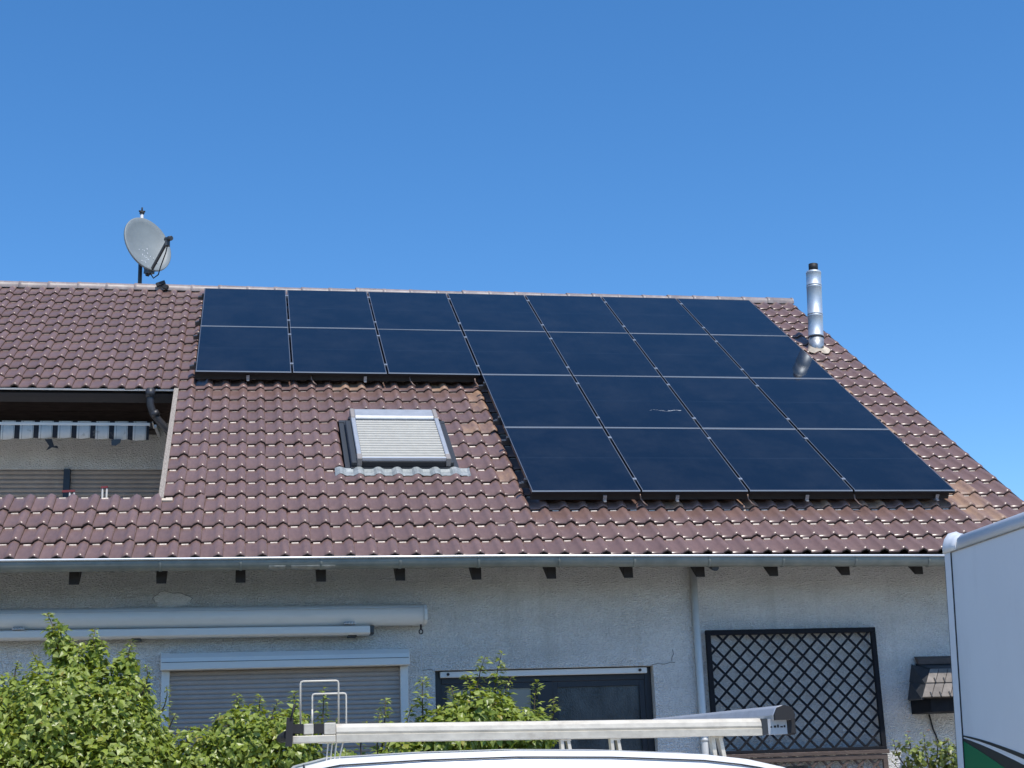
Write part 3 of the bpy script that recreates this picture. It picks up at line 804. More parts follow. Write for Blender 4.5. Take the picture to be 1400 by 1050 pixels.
def make_clamp(root, x, y, end):
    c = MB()
    if end: c.box(x-0.028, x+0.006, y-0.022, y+0.022, -0.034, 0.006); c.box(x-0.055, x-0.028, y-0.02, y+0.02, -0.05, -0.03)
    else: c.box(x-0.020, x+0.020, y-0.020, y+0.020, -0.02, 0.006)
    c.tube([(x-(0.01 if end else 0), y, 0.005), (x-(0.01 if end else 0), y, 0.013)], 0.007, 8)
    o = c.build('end_clamp' if end else 'mid_clamp', M['clamp'] if not end else M['rail'], root, local=True)
proto = make_panel()
rowname = ['top', 'second', 'third', 'bottom']
for idx, (c, r) in enumerate(cells):
    o = proto if idx == 0 else copy_tree(proto)
    uc = (c-3.5)*PW + PW/2; vc = r*PH + PH/2
    o.matrix_basis = Matrix.Translation(RM(uc, vc, HT + random.gauss(0, 0.0012))) @ ROOF3 @ Matrix.Rotation(random.gauss(0, 0.0016), 4, 'X') @ Matrix.Rotation(random.gauss(0, 0.0018), 4, 'Y')
    if r < 2: pos = ordn[c] + ' from the left in the ' + rowname[r] + ' row of seven'
    else: pos = ordn[c-3] + ' from the left in the ' + ('third row down' if r == 2 else 'bottom row')
    tag(o, 'black solar panel, ' + pos, 'solar panel', 'black solar panels on the tiled roof')
cellobj = {}
panels = [o for o in COL.objects if o.name.startswith('solar_panel')]
for (c, r), o in zip(cells, panels):
    left_end = (c - 1, r) not in cells
    for y in (ph_/2-0.30, -ph_/2+0.30):
        make_clamp(o, -pw/2 - (0.0 if left_end else GX/2), y, left_end)
    if c == 6:
        for y in (ph_/2-0.30, -ph_/2+0.30):
            q = MB(); q.box(pw/2-0.006, pw/2+0.02, y-0.02, y+0.02, -0.034, 0.005); q.build('end_clamp', M['rail'], o, local=True)
# a pale scuff on one pane
for (c, r), o in zip(cells, panels):
    if (c, r) == (4, 2):
        q = MB()
        for k in range(26):
            t = k/25; x = 0.10 + 0.36*t; y = -0.32 + 0.02*math.sin(9*t) + random.uniform(-0.012, 0.012)
            ln = 0.01 + 0.04*random.random()
            if random.random() < 0.35*(1-t): continue
            q.quad((x, y, -0.0008), (x+ln, y+0.002, -0.0008), (x+ln, y+0.003+0.012*(t > .6)*random.random(), -0.0008), (x, y+0.003, -0.0008))
        q.build('bird_streak', M['white_pl'], o, local=True)
# rails and hooks
mt = empty('mounting_rails', RM(-3.9, 7.1, 0.05))
tag(mt, 'dark aluminium rails and roof hooks carrying the solar panels above the tiles', 'mounting rails')
for r in range(4):
    c0 = 0 if r < 2 else 3
    for y in (0.30, PH-0.30):
        q = MB(); u0 = (c0-3.5)*PW - 0.07; u1 = 3.5*PW + 0.03
        q.box(u0, u1, r*PH+y-0.02, r*PH+y+0.02, HT-0.085, HT-0.037, T=RM); q.build('rail', M['rail'], mt)
        for kx in range(int((u1-u0)/1.2)):
            u = u0 + 0.35 + 1.2*kx
            q = MB(); q.box(u-0.015, u+0.015, r*PH+y-0.02, r*PH+y+0.03, 0.03, HT-0.087, T=RM); q.build('roof_hook', M['steel_dull'], mt)
for u0, u1, v in ((-3.5*PW, -0.5*PW-0.02, 2*PH-0.07), (-0.5*PW+0.01, 3.5*PW-0.04, 4*PH-0.07)):
    q = MB(); q.box(u0, u1, v-0.012, v, HT-0.125, HT-0.036, T=RM); q.build('edge_guard', M['rubber'], mt)  # added black strips standing in for the shadow band below the modules
q = MB(); q.box(-0.5*PW+0.07, -0.5*PW+0.08, 2*PH+0.02, 4*PH-0.09, HT-0.125, HT-0.036, T=RM); q.build('edge_guard', M['rubber'], mt)  # same painted shadow band along the left edge
for u, v in ((-3.405, 3.60), (-1.999, 3.61), (0.199, 7.16), (0.966, 7.16), (2.372, 7.165), (3.836, 7.15)):
    q = MB(); q.box(u-0.018, u+0.018, v-0.06, v-0.045, HT-0.115, HT-0.05, T=RM); q.box(u-0.014, u+0.014, v-0.044, v-0.02, HT-0.115, HT-0.105, T=RM); q.build('hook_foot', M['steel_dull'], mt)
for u, v in ((-2.62, 3.57), (-1.42, 3.58), (-0.62, 3.62), (0.61, 7.13), (1.76, 7.14), (2.93, 7.15)):
    q = MB(); q.tube([RM(u-0.035, v-0.05, 0.165), RM(u-0.028, v-0.03, 0.12), RM(u+0.0, v+0.01, 0.09), RM(u+0.03, v+0.04, 0.075)], 0.008, 6); q.build('earthing_rod', M['rod'], mt)

# ------------------------------------------------------------------ satellite dish on the ridge
DX, DY = -4.985, ridgeY + 0.30
sd = empty('satellite_dish', (DX, DY, ridgeZ+0.08))
tag(sd, 'grey satellite dish on a mast standing on the roof ridge', 'satellite dish')
q = MB(); q.tube([(DX, DY, ridgeZ-0.2), (DX, DY, ridgeZ+0.70)], 0.030, 12); q.build('mast', M['dark_grey'], sd)
q = MB(); q.tube([(DX, DY, ridgeZ+0.701), (DX, DY, 10.06)], 0.026, 12); q.build('mast_top', M['bead'], sd)
q = MB(); q.tube([(DX, DY, 10.05), (DX, DY, 10.08)], 0.036, 10); q.tube([(DX-0.045, DY-0.01, 10.09), (DX+0.045, DY+0.01, 10.09)], 0.014, 8); q.tube([(DX, DY, 10.08), (DX, DY, 10.15)], 0.012, 8); q.build('mast_clamp', M['rubber'], sd)
dn = Vector((0.55, -0.78, 0.30)).normalized()
dc = Vector((-4.865, DY-0.24, 9.49))
up0 = Vector((0, 0, 1)); dv = (up0 - dn*up0.dot(dn)).normalized(); dh = dv.cross(dn).normalized()
tilt = R(-22)
dv2 = dv*math.cos(tilt) + dh*math.sin(tilt); dh2 = dh*math.cos(tilt) - dv*math.sin(tilt)
a_, b_ = 0.455, 0.37
q = MB(); nr, ns_ = 7, 40; rings = []
for j in range(1, nr+1):
    s_ = j/nr
    rings.append([dc + dv*(a_*s_*math.sin(2*math.pi*k/ns_)) + dh*(b_*s_*math.cos(2*math.pi*k/ns_)) + dn*(0.085*(s_*s_-1)) for k in range(ns_)])
rim = [dc + dv*((a_+0.012)*math.sin(2*math.pi*k/ns_)) + dh*((b_+0.012)*math.cos(2*math.pi*k/ns_)) - dn*0.004 for k in range(ns_)]
rim2 = [p - dn*0.025 for p in rim]
back = [[p - dn*0.012 for p in r] for r in reversed(rings)]
q.loft(rings + [rim, rim2] + back, caps=True); dish = q.build('reflector', M['dish'], sd)
q = MB()
for k in range(26):
    rr = random.random(); aa = random.uniform(-0.22, 0.22) + (0.05 if k % 2 else -0.1); vv = -0.02 - 0.33*random.random()*(0.5+abs(math.cos(k)))
    s2 = (aa/b_)**2 + (vv/a_)**2
    if s2 > 0.85: continue
    p = dc + dv*vv + dh*(-aa*0.6-0.02) + dn*(0.085*(s2-1)+0.002)
    ln = random.uniform(0.008, 0.03); wd = random.uniform(0.004, 0.009)
    q.quad(p - dh*wd, p + dh*wd, p + dh*wd*0.6 - dv*ln, p - dh*wd*0.6 - dv*ln)
o = q.build('bird_droppings', M['white_pl'], dish); o['kind'] = 'stuff'
pb = dc - dv*(a_+0.02) - dn*0.03
lnb = dc - dv*(a_*0.50) + dn*0.47
q = MB(); q.bar(pb - dn*0.06, lnb - dn*0.03 - dv*0.035, 0.028, 0.042); q.build('feed_arm', M['dark_grey'], sd)
q = MB(); dl = (dc - lnb).normalized()
q.tube([lnb - dl*0.10, lnb - dl*0.03, lnb - dl*0.025, lnb + dl*0.04, lnb + dl*0.05], [0.035, 0.038, 0.028, 0.034, 0.030], 14); q.box(lnb.x-0.035, lnb.x+0.035, lnb.y-0.04, lnb.y+0.03, lnb.z-0.11, lnb.z-0.03); q.build('lnb', M['dark_grey'], sd, bevel=0.004)
q = MB(); q.tube([lnb - Vector((0, 0, 0.10)), lnb + Vector((-0.02, 0.02, -0.20)), (lnb+pb)/2 + Vector((0.02, 0, -0.17)), pb + Vector((0.10, -0.05, -0.06)), pb + Vector((0.03, 0, -0.10)), pb + Vector((-0.02, 0.02, -0.02))], 0.009, 6); q.build('cable', M['rubber'], sd)
q = MB(); q.bar(dc - dn*0.16 - dv*0.1, Vector((DX, DY, 9.38)), 0.09, 0.12); q.bar(pb, pb - dn*0.12 + dv*0.06, 0.10, 0.05); q.bar(pb - dn*0.10, dc - dn*0.17 - dv*0.1, 0.05, 0.05); q.build('dish_bracket', M['dark_grey'], sd)

# ------------------------------------------------------------------ awnings
aw = empty('cassette_awning', (-3.7, YW, 3.1))
tag(aw, 'long rolled-up white cassette awning on the wall above the grey shutter', 'awning')
q = MB(); pr = [(YW-0.03, 3.39), (YW-0.14, 3.395), (YW-0.22, 3.375), (YW-0.255, 3.335), (YW-0.262, 3.29), (YW-0.245, 3.235), (YW-0.19, 3.20), (YW-0.03, 3.20)]
def awz(x): return -0.014*(x+5.6)/3.9
q.loft([[(x, y, z - 0.012 + awz(x)) for y, z in pr] for x in (-9.3, -1.722)], sm=True); cas = q.build('cassette', M['white_alu'], aw)
q = MB(); q.box(-9.3, -1.723, YW-0.2625, YW-0.2575, 3.326, 3.331); q.build('cassette_seam', M['alu'], cas)
q = MB(); q.loft([[(x, y + (0 if x < -1.72 else 0), z - 0.012 + awz(x)) for y, z in [(a_*1.0 if a_ > YW-0.1 else a_-0.006, b_) for a_, b_ in pr]] for x in (-1.720, -1.690)], sm=False); q.build('end_cap', M['white_alu'], aw)
q = MB(); pr2 = [(YW-0.07, 3.168), (YW-0.21, 3.168), (YW-0.235, 3.16), (YW-0.235, 3.098), (YW-0.21, 3.084), (YW-0.07, 3.084)]
q.loft([[(x, y, z + awz(x) + 0.012) for y, z in pr2] for x in (-9.3, -2.235)], sm=False); q.build('front_bar', M['white_alu'], aw, bevel=0.006)
q = MB(); q.loft([[(x, y, z + awz(x) + 0.012) for y, z in pr2] for x in (-2.233, -2.20)], sm=False); q.build('bar_end_cap', M['dark_grey'], aw, bevel=0.004)
for x in (-8.5, -5.44, -2.43):
    q = MB(); q.box(x-0.055, x+0.055, YW-0.25, YW-0.02, 3.178, 3.19+0.004)
    for k in range(4): q.tube([(x-0.04+0.026*k, YW-0.252, 3.178), (x-0.04+0.026*k, YW-0.252, 3.20)], 0.009, 8)
    q.build('arm_bracket', M['alu'], aw)
for x in (-8.0, -5.75, -4.4, -2.4):
    q = MB(); q.box(x-0.04, x+0.04, YW-0.16, YW-0.001, 3.07, 3.10); q.build('wall_bracket', M['dark_grey'], aw)
q = MB(); q.tube([(-1.745, YW-0.16, 3.175), (-1.745, YW-0.16, 3.13)], 0.010, 8); q.tube([(-1.745 + 0.018*math.sin(t*0.7), YW-0.16, 3.105 - 0.022*math.cos(t*0.7)) for t in range(10)], 0.006, 6); q.build('crank_eye', M['rubber'], aw)
q = MB(); q.tube([(-1.745, YW-0.16, 3.08), (-1.735, YW-0.05, 2.70), (-1.73, YW-0.04, 2.3)], 0.0035, 5); q.build('cord', M['white_pl'], aw)

# striped loggia awning
stripe = bpy.data.materials.new('striped_canvas'); stripe.use_nodes = True
nt = stripe.node_tree; L = nt.links.new; b = nt.nodes['Principled BSDF']; b.inputs['Roughness'].default_value = 0.9
geo = nt.nodes.new('ShaderNodeNewGeometry'); sx = nt.nodes.new('ShaderNodeSeparateXYZ'); L(geo.outputs['Position'], sx.inputs[0])
m1 = nt.nodes.new('ShaderNodeMath'); m1.operation = 'MULTIPLY_ADD'; m1.inputs[1].default_value = 1/0.2168; m1.inputs[2].default_value = 50 - 0.117; L(sx.outputs[0], m1.inputs[0])
m2 = nt.nodes.new('ShaderNodeMath'); m2.operation = 'FRACT'; L(m1.outputs[0], m2.inputs[0])
crp = nt.nodes.new('ShaderNodeValToRGB'); crp.color_ramp.interpolation = 'CONSTANT'
W_, D_, G_ = (0.66, 0.63, 0.58, 1), (0.022, 0.024, 0.032, 1), (0.16, 0.165, 0.18, 1)
els = [(0, W_), (0.045, G_), (0.065, W_), (0.60, G_), (0.62, W_), (0.66, D_), (0.94, W_)]
while len(crp.color_ramp.elements) < len(els): crp.color_ramp.elements.new(0.5)
for e_, (p_, c_) in zip(crp.color_ramp.elements, els): e_.position = p_; e_.color = c_
L(m2.outputs[0], crp.inputs[0])
nn = nt.nodes.new('ShaderNodeTexNoise'); nn.inputs['Scale'].default_value = 9; nn.inputs['Detail'].default_value = 6; L(geo.outputs['Position'], nn.inputs['Vector'])
mr = nt.nodes.new('ShaderNodeMapRange'); mr.inputs['From Min'].default_value = 0.62; mr.inputs['From Max'].default_value = 0.72; mr.inputs['To Max'].default_value = 0.7; L(nn.outputs['Fac'], mr.inputs['Value'])
mx = nt.nodes.new('ShaderNodeMix'); mx.data_type = 'RGBA'; L(mr.outputs[0], mx.inputs[0]); L(crp.outputs[0], mx.inputs[6]); mx.inputs[7].default_value = (0.2, 0.18, 0.15, 1)
L(mx.outputs[2], b.inputs['Base Color'])
aw2 = empty('striped_awning', (-5.8, 17.5, 5.9))
AWY = 17.86
tag(aw2, 'old folded awning with black and white striped valance inside the roof loggia', 'awning')
AX0, AX1 = -8.7, -4.558
AZ = 1.0206
def az(z): return 1.65 + (z-1.65)*AZ
q = MB(); q.box(AX0, AX1, AWY-0.03, AWY+0.03, az(5.893), az(5.928)); q.build('front_bar', M['white_alu'], aw2, bevel=0.005)
va = MB(); n = 260; top, bot = [], []
for k in range(n+1):
    x = AX0 + (AX1-0.01-AX0)*k/n
    wz = 0.002*math.sin(x*9.0) + 0.0015*math.sin(x*23)
    top.append((x, AWY-0.025 + wz, az(5.892))); bot.append((x, AWY-0.032 + wz*2.2, az(5.735) - 0.012*abs(math.sin(math.pi*(x+0.05)/0.2168)) + 0.012*math.sin(x*3.1)))
for k in range(n): va.quad(bot[k], bot[k+1], top[k+1], top[k], sm=True)
vo = va.build('valance', stripe, aw2); md = vo.modifiers.new('thick', 'SOLIDIFY'); md.thickness = 0.003
q = MB(); q.box(AX0, AX1+0.03, AWY+0.04, LYB-0.24, az(5.945), az(5.96))
q.build('folded_canvas', stripe, aw2)
q = MB(); q.box(AX0, AX1+0.06, LYB-0.235, LYB-0.03, az(5.92), az(6.02)); q.build('awning_case', M['wood_dark'], aw2)
for x in (-4.50, -6.4, -8.4):
    q = MB(); q.bar((x, AWY+0.02, az(5.90)), (x+0.02, LYB-0.05, az(5.90)), 0.03, 0.035); q.build('folding_arm', M['alu'], aw2)
q = MB(); q.prism([(-5.768, AWY-0.045, az(5.720)), (-5.686, AWY-0.045, az(5.725)), (-5.656, AWY-0.045, az(5.640)), (-5.620, AWY-0.045, az(5.645)), (-5.604, AWY-0.045, az(5.610)), (-5.676, AWY-0.045, az(5.625)), (-5.747, AWY-0.045, az(5.585)), (-5.712, AWY-0.045, az(5.640))], (0, 0.004, 0)); q.build('torn_flap', M['rubber'], aw2)
q = MB(); q.prism([(-5.002, AWY-0.045, az(5.720)), (-4.890, AWY-0.045, az(5.725)), (-4.900, AWY-0.045, az(5.680)), (-4.951, AWY-0.045, az(5.645)), (-4.997, AWY-0.045, az(5.650))], (0, 0.004, 0)); q.build('loose_flap', M['dark_grey'], aw2)

# pairs of pale posts with red caps in the loggia
for i, (x, zz, lab) in enumerate(((-5.165, 4.735, 'pale post pair with red cap behind the tiles, left of the dark door post\'s right'), (-4.842, 4.775, 'x'))):
    x = -3.4+(x+3.4)*1.1355; zz = 1.65+(zz-1.65)*1.1355
    ps = empty('chair_back', (x, 17.6, LZF))
    q = MB()
    for dx in (-0.024, 0.024): q.tube([(x+dx, 17.6, LZF), (x+dx, 17.6, zz-0.03)], 0.011, 8)
    q.build('post', M['post'], ps)
    q = MB(); q.bar((x-0.04 - (0.07 if i == 0 else 0), 17.6, zz-0.02), (x+0.035, 17.6, zz-0.015), 0.03, 0.022); q.build('cap', M['red'], ps)
    tag(ps, 'pale twin posts with a red cap beside the dark loggia door post' if i == 0 else 'pale twin posts with a red cap nearest the bleached board of the loggia', 'chair', 'white and red chair backs in the loggia')

# ------------------------------------------------------------------ trellis
def trellis(name, x0, x1, z0, z1, fm, lm, label, y=YW-0.06, sp=0.165, sides=True, top=True):
    t = empty(name, ((x0+x1)/2, y, z0)); tag(t, label, 'trellis')
    fw = 0.05
    fr = []
    if top: fr.append((x0, x1, z1-fw, z1))
    fr.append((x0, x1, z0, z0+0.032))
    for k in fr:
        q = MB(); q.box(k[0], k[1], y-0.03, y+0.012, k[2], k[3]); q.build('frame_rail', fm, t, bevel=0.003)
    for xs in (x0, x1-fw):
        q = MB(); q.box(xs, xs+fw, y-0.028, y+0.01, z0+0.033, z1-(fw+0.001 if top else 0)); q.build('frame_post', fm, t, bevel=0.003)
    ix0, ix1, iz0, iz1 = x0+fw-0.004, x1-fw+0.004, z0+0.03, z1-(fw if top else 0)+0.004
    h = iz1-iz0
    for sgn in (1, -1):
        k = -40
        while k < 60:
            xa = ix0 + 0.05 + sp*k              # x at bottom (sgn 1: leans right going up)
            k += 1
            pts = []
            # line x = xa + sgn*(z-iz0)
            zA, zB = iz0, iz1
            lo, hi = 0.0, h
            if sgn > 0: lo = max(lo, ix0-xa); hi = min(hi, ix1-xa)
            else: lo = max(lo, xa-ix1); hi = min(hi, xa-ix0)
            if hi - lo < 0.03: continue
            q = MB(); yy = y - 0.014 if sgn > 0 else y - 0.003
            q.bar((xa+sgn*lo, yy, iz0+lo), (xa+sgn*hi, yy, iz0+hi), 0.012, 0.021, up=(-sgn*0.7, 0, 0.7)); q.build('lattice_bar', lm, t)
    return t
trellis('trellis', 1.112, 2.905, 1.868, 3.074, M['wood_black'], M['wood_black'], 'tall black diamond lattice trellis panel on the wall beside the downpipe')
trellis('trellis', 1.112, 2.905, 0.62, 1.826, M['wood_brown'], M['wood_brown'], 'brown weathered lattice trellis panel below the black one', top=True)
q = MB(); q.box(1.10, 2.925, YW-0.10, YW-0.048, 1.828, 1.866); o = q.build('trellis_rail', M['wood_brown'], None, bevel=0.004)
tag(o, 'weathered brown wooden crossbar between the two trellis panels', 'rail')

# ------------------------------------------------------------------ small tiled canopy over a box
cp = empty('wall_canopy', (3.75, YW, 2.2))
tag(cp, 'small dark tiled canopy with a black box on the wall behind the truck', 'canopy')
cx0, cx1 = 3.27, 4.35
yt, zt_, yb, zb = YW-0.30, 2.625, YW-0.52, 2.345
def CPt(x, s_, h):                              # s_ 0 at the top, 1 at the lower edge
    nrm = Vector((0, -(zt_-zb), (yt-yb))).normalized()
    nrm = Vector((0, -abs(zt_-zb), abs(yt-yb))).normalized()
    return Vector((x, yt+(yb-yt)*s_, zt_+(zb-zt_)*s_)) + nrm*h
def cl_(s_): return 3.345 - 0.215*s_        # hip line of the left end
q = MB(); q.prism([CPt(cx0+0.10, 0, -0.03), CPt(cx0-0.11, 1, -0.03), CPt(cx1, 1, -0.03), CPt(cx1, 0, -0.03)], (0, 0, 0.02)); q.build('canopy_deck', M['wood_dark'], cp)
Aq, Bq, Cq, Dq = Vector((3.30, YW-0.004, 2.70)), Vector((3.215, YW-0.004, 2.345)), CPt(cl_(1.06), 1.06, 0.0), CPt(cl_(0), 0, 0.0)
for k in range(2):
    t0, t1 = k/2 + 0.003, (k+1)/2 - 0.003
    P = [Aq.lerp(Bq, t0), Aq.lerp(Bq, t1), Dq.lerp(Cq, t1), Dq.lerp(Cq, t0)]
    q = MB(); q.prism([p + Vector((-0.006*(1-k), 0, 0)) for p in P], (0.018, 0.004, -0.012)); q.build('hip_tile', M['slate'], cp)  # left end coloured dark to hold its shade
q = MB(); q.hexa([(3.34, YW-0.003, 2.66), (cx1, YW-0.003, 2.66), (cx1, YW-0.305, 2.60), (3.36, YW-0.305, 2.60), (3.34, YW-0.003, 2.705), (cx1, YW-0.003, 2.705), (cx1, YW-0.305, 2.632), (3.36, YW-0.305, 2.632)]); q.build('canopy_top', M['slate'], cp)
q = MB(); q.prism([(3.33, YW-0.005, 2.775), (3.33, YW-0.09, 2.745), (3.33, YW-0.10, 2.69), (3.33, YW-0.05, 2.707)], (cx1-3.33, 0, 0)); q.build('ridge_cover', M['wood_brown'], cp)
for row, (s0, s1) in enumerate(((0.02, 0.55), (0.50, 1.06))):
    for k in range(11):
        x0 = cl_(s1) + 0.098*k + 0.004; x1 = x0 + 0.091
        sh = cl_(s0) - cl_(s1)
        q = MB(); h0, h1 = 0.006, 0.020
        q.hexa([CPt(x0, s1, h0+0.008), CPt(x1, s1, h0+0.008), CPt(x1+sh, s0, h0), CPt(x0+sh, s0, h0), CPt(x0, s1, h1+0.006), CPt(x1, s1, h1+0.006), CPt(x1+sh, s0, h1-0.008), CPt(x0+sh, s0, h1-0.008)])
        q.build('canopy_tile', M['slate_pale'], cp)
        if k < 10:
            q = MB(); q.bar(CPt(x1+0.012, s1-0.16, 0.024), CPt(x1+0.004, s1+0.02, 0.030), 0.012, 0.014, up=(0, -0.7, 0.7)); q.build('tile_joint_rib', M['slate'], cp)
q = MB(); q.box(cx0-0.03, cx1-0.1, YW-0.46, YW-0.002, 2.20, 2.335); q.build('box', M['wood_black'], cp, bevel=0.006)
q = MB(); q.tube([(cx0+0.15, YW-0.02, 2.195), (cx0+0.18, YW-0.015, 2.05), (cx0+0.27, YW-0.01, 1.8), (cx0+0.28, YW-0.01, 1.2)], 0.008, 6); q.build('cable', M['rubber'], cp)

# ------------------------------------------------------------------ van and roof rack
vn = empty('van', (-1.2, 8.85, 0))
tag(vn, 'white panel van parked under the aluminium roof rack, only its roof showing', 'van')
YC, HWD = 8.62, 0.90
def van_ring(x, ztop, zbot, hw, rnd=0.12, crown=0.035):
    pts = []
    # from bottom near side up, across the roof, down the far side
    def side(sg):
        return [(x, YC + sg*hw*0.96, zbot), (x, YC + sg*hw, zbot+0.25*(ztop-zbot)), (x, YC + sg*hw*0.995, zbot+0.55*(ztop-zbot)),
                (x, YC + sg*hw*0.93, ztop-rnd*1.25), (x, YC + sg*hw*0.895, ztop-rnd*0.55), (x, YC + sg*(hw*0.855), ztop-rnd*0.22), (x, YC + sg*(hw*0.78), ztop-crown*0.75)]
    a = side(-1); c = side(1)
    mid = [(x, YC - hw*0.4, ztop-crown*0.2), (x, YC, ztop), (x, YC + hw*0.4, ztop-crown*0.2)]
    return a + mid + c[::-1]
st = [(-3.27, 0.95, 0.45, 0.80), (-3.25, 1.45, 0.33, 0.85), (-3.20, 1.74, 0.30, 0.875), (-3.13, 1.80, 0.30, 0.885), (-2.95, 1.84, 0.30, 0.89), (-2.5, 1.852, 0.30, 0.90), (-2.0, 1.852, 0.30, 0.90), (-1.5, 1.835, 0.30, 0.90),
      (-1.0, 1.802, 0.30, 0.90), (-0.75, 1.768, 0.30, 0.90), (-0.55, 1.72, 0.30, 0.895), (-0.42, 1.66, 0.30, 0.89), (0.10, 1.33, 0.30, 0.885), (0.32, 1.14, 0.30, 0.88), (0.80, 1.03, 0.30, 0.86), (1.02, 0.90, 0.32, 0.80), (1.10, 0.62, 0.36, 0.72)]
q = MB(); q.loft([van_ring(*s_) for s_ in st]); body = q.build('body', M['van'], vn)
q = MB()
for x0, x1 in ((-3.105, -3.09),):
    pass
def van_edge(x, off=0.0):
    for a, b in zip(st, st[1:]):
        if a[0] <= x <= b[0]:
            t = (x-a[0])/(b[0]-a[0]); return a[1]+(b[1]-a[1])*t, a[3]+(b[3]-a[3])*t
xs_ = [-3.02 + 2.42*k/24 for k in range(25)]
pts = []
for x in xs_:
    z, hw = van_edge(x); pts.append((x, YC - hw*0.90, z - 0.060))
q.tube(pts, 0.004, 6); q.build('roof_channel', M['seal'], vn)
q = MB(); zz, hw = van_edge(-3.10); q.tube([(-3.10, YC-hw*0.80, zz-0.02), (-3.10, YC-hw*0.86, zz-0.028), (-3.10, YC-hw*0.90, zz-0.07), (-3.10, YC-hw*0.94, zz-0.15), (-3.10, YC-hw*1.0, zz-0.6), (-3.10, YC-hw*1.0, 0.6)], 0.006, 6); q.build('tailgate_gap', M['seal'], vn)
# windscreen and side glass
q = MB(); q.hexa([(-0.40, YC-0.70, 1.668), (-0.40, YC+0.70, 1.668), (0.24, YC+0.76, 1.215), (0.24, YC-0.76, 1.215), (-0.385, YC-0.70, 1.70), (-0.385, YC+0.70, 1.70), (0.27, YC+0.76, 1.235), (0.27, YC-0.76, 1.235)]); q.build('windscreen', M['glass_dark'], vn)
for sg in (-1, 1):
    q = MB(); y0 = YC + sg*0.905; y1 = YC + sg*0.85
    q.prism([(-1.35, y0, 1.08), (-0.02, y0, 1.08), (-0.50, YC+sg*0.86, 1.55), (-1.33, YC+sg*0.86, 1.58)], (0, -sg*0.03, 0)); q.build('side_window', M['glass_dark'], vn)
    q = MB(); q.box(-0.28, -0.10, y0 + sg*0.02 - (0.16 if sg < 0 else 0), y0 + sg*0.02 + (0.16 if sg > 0 else 0), 1.05, 1.22); q.build('mirror', M['rubber'], vn, bevel=0.03, seg=2)
    for xw in (-2.45, 0.42):
        q = MB(); q.tube([(xw, YC+sg*0.88, 0.31), (xw, YC+sg*0.70, 0.31)], 0.31, 28); wo_ = q.build('wheel', M['rubber'], vn, bevel=0.02, seg=2)
        q = MB(); q.tube([(xw, YC+sg*0.90, 0.31), (xw, YC+sg*0.875, 0.31)], [0.17, 0.19], 20); q.build('rim', M['alu'], wo_)
    q = MB(); q.box(0.96, 1.08, YC+sg*0.62-0.13, YC+sg*0.62+0.13, 0.66, 0.82); q.build('headlight', M['steel'], vn, bevel=0.03, seg=2)
    q = MB(); q.box(-3.275, -3.19, YC+sg*0.80-0.07, YC+sg*0.80+0.07, 0.85, 1.35); q.build('tail_light', M['red'], vn, bevel=0.02)
rk = empty('roof_rack', (-1.9, 8.85, 1.86))
tag(rk, 'worn aluminium ladder rack with long side beam on the white van roof', 'roof rack')
RY = 8.0
def rzz(x): return 1.865 + (1.905-1.865)*(-0.52-x)/2.6        # underside of the beam
for ybeam, nm in ((RY, 0), (9.36, 1)):
    zo = 0.04*nm
    q = MB(); rings = []
    for x in (-2.93, -0.62):
        z = rzz(x) + zo; fz = 0.55 if nm else 1.0; rings.append([(x, ybeam+0.045, z), (x, ybeam-0.045, z), (x, ybeam-0.048, z+0.034*fz), (x, ybeam-0.040, z+0.037*fz), (x, ybeam-0.046, z+0.050*fz), (x, ybeam-0.040, z+0.072*fz), (x, ybeam-0.022, z+0.090*fz), (x, ybeam+0.02, z+0.094*fz), (x, ybeam+0.045, z+0.08*fz)])
    q.loft(rings, sm=False); q.build('side_beam', M['rack'], rk)
    if nm: continue
    for x0, x1, r_ in ((-3.155, -3.10, 0.045), (-3.045, -2.995, 0.045)):
        q = MB(); z = rzz(x0); q.box(x0, x1, ybeam-0.04, ybeam+0.04, z+0.045, z+0.092); q.build('roller_rubber', M['rubber'], rk)
    q = MB(); z = rzz(-3.0); q.box(-3.12+0.022, -3.047, ybeam-0.045, ybeam+0.045, z+0.04, z+0.094); q.box(-2.993, -2.932, ybeam-0.045, ybeam+0.045, z+0.036, z+0.096); q.box(-3.155, -2.932, ybeam-0.046, ybeam+0.04, z-0.002, z+0.034); q.build('roller_block', M['rack'], rk, bevel=0.004)
    q = MB(); z = rzz(-0.6); q.box(-0.618, -0.585, ybeam-0.043, ybeam+0.043, z+0.002, z+0.088); q.build('beam_sleeve', M['dark_grey'], rk)
    q = MB(); q.box(-0.584, -0.475, ybeam-0.043, ybeam+0.043, z+0.003, z+0.086); q.build('beam_end', M['alu'], rk)
    q = MB(); q.box(-0.474, -0.425, ybeam-0.05, ybeam+0.05, z-0.002, z+0.092); q.build('beam_end_cap', M['rubber'], rk, bevel=0.008)
    if nm == 0:
        q = MB()
        for k in range(5): q.box(-0.570+0.019*k, -0.560+0.019*k+0.004*(k % 2), ybeam-0.0445, ybeam-0.0435, z+0.038, z+0.046+0.004*((k*7) % 3))
        q.build('printed_marks', M['rubber'], rk)
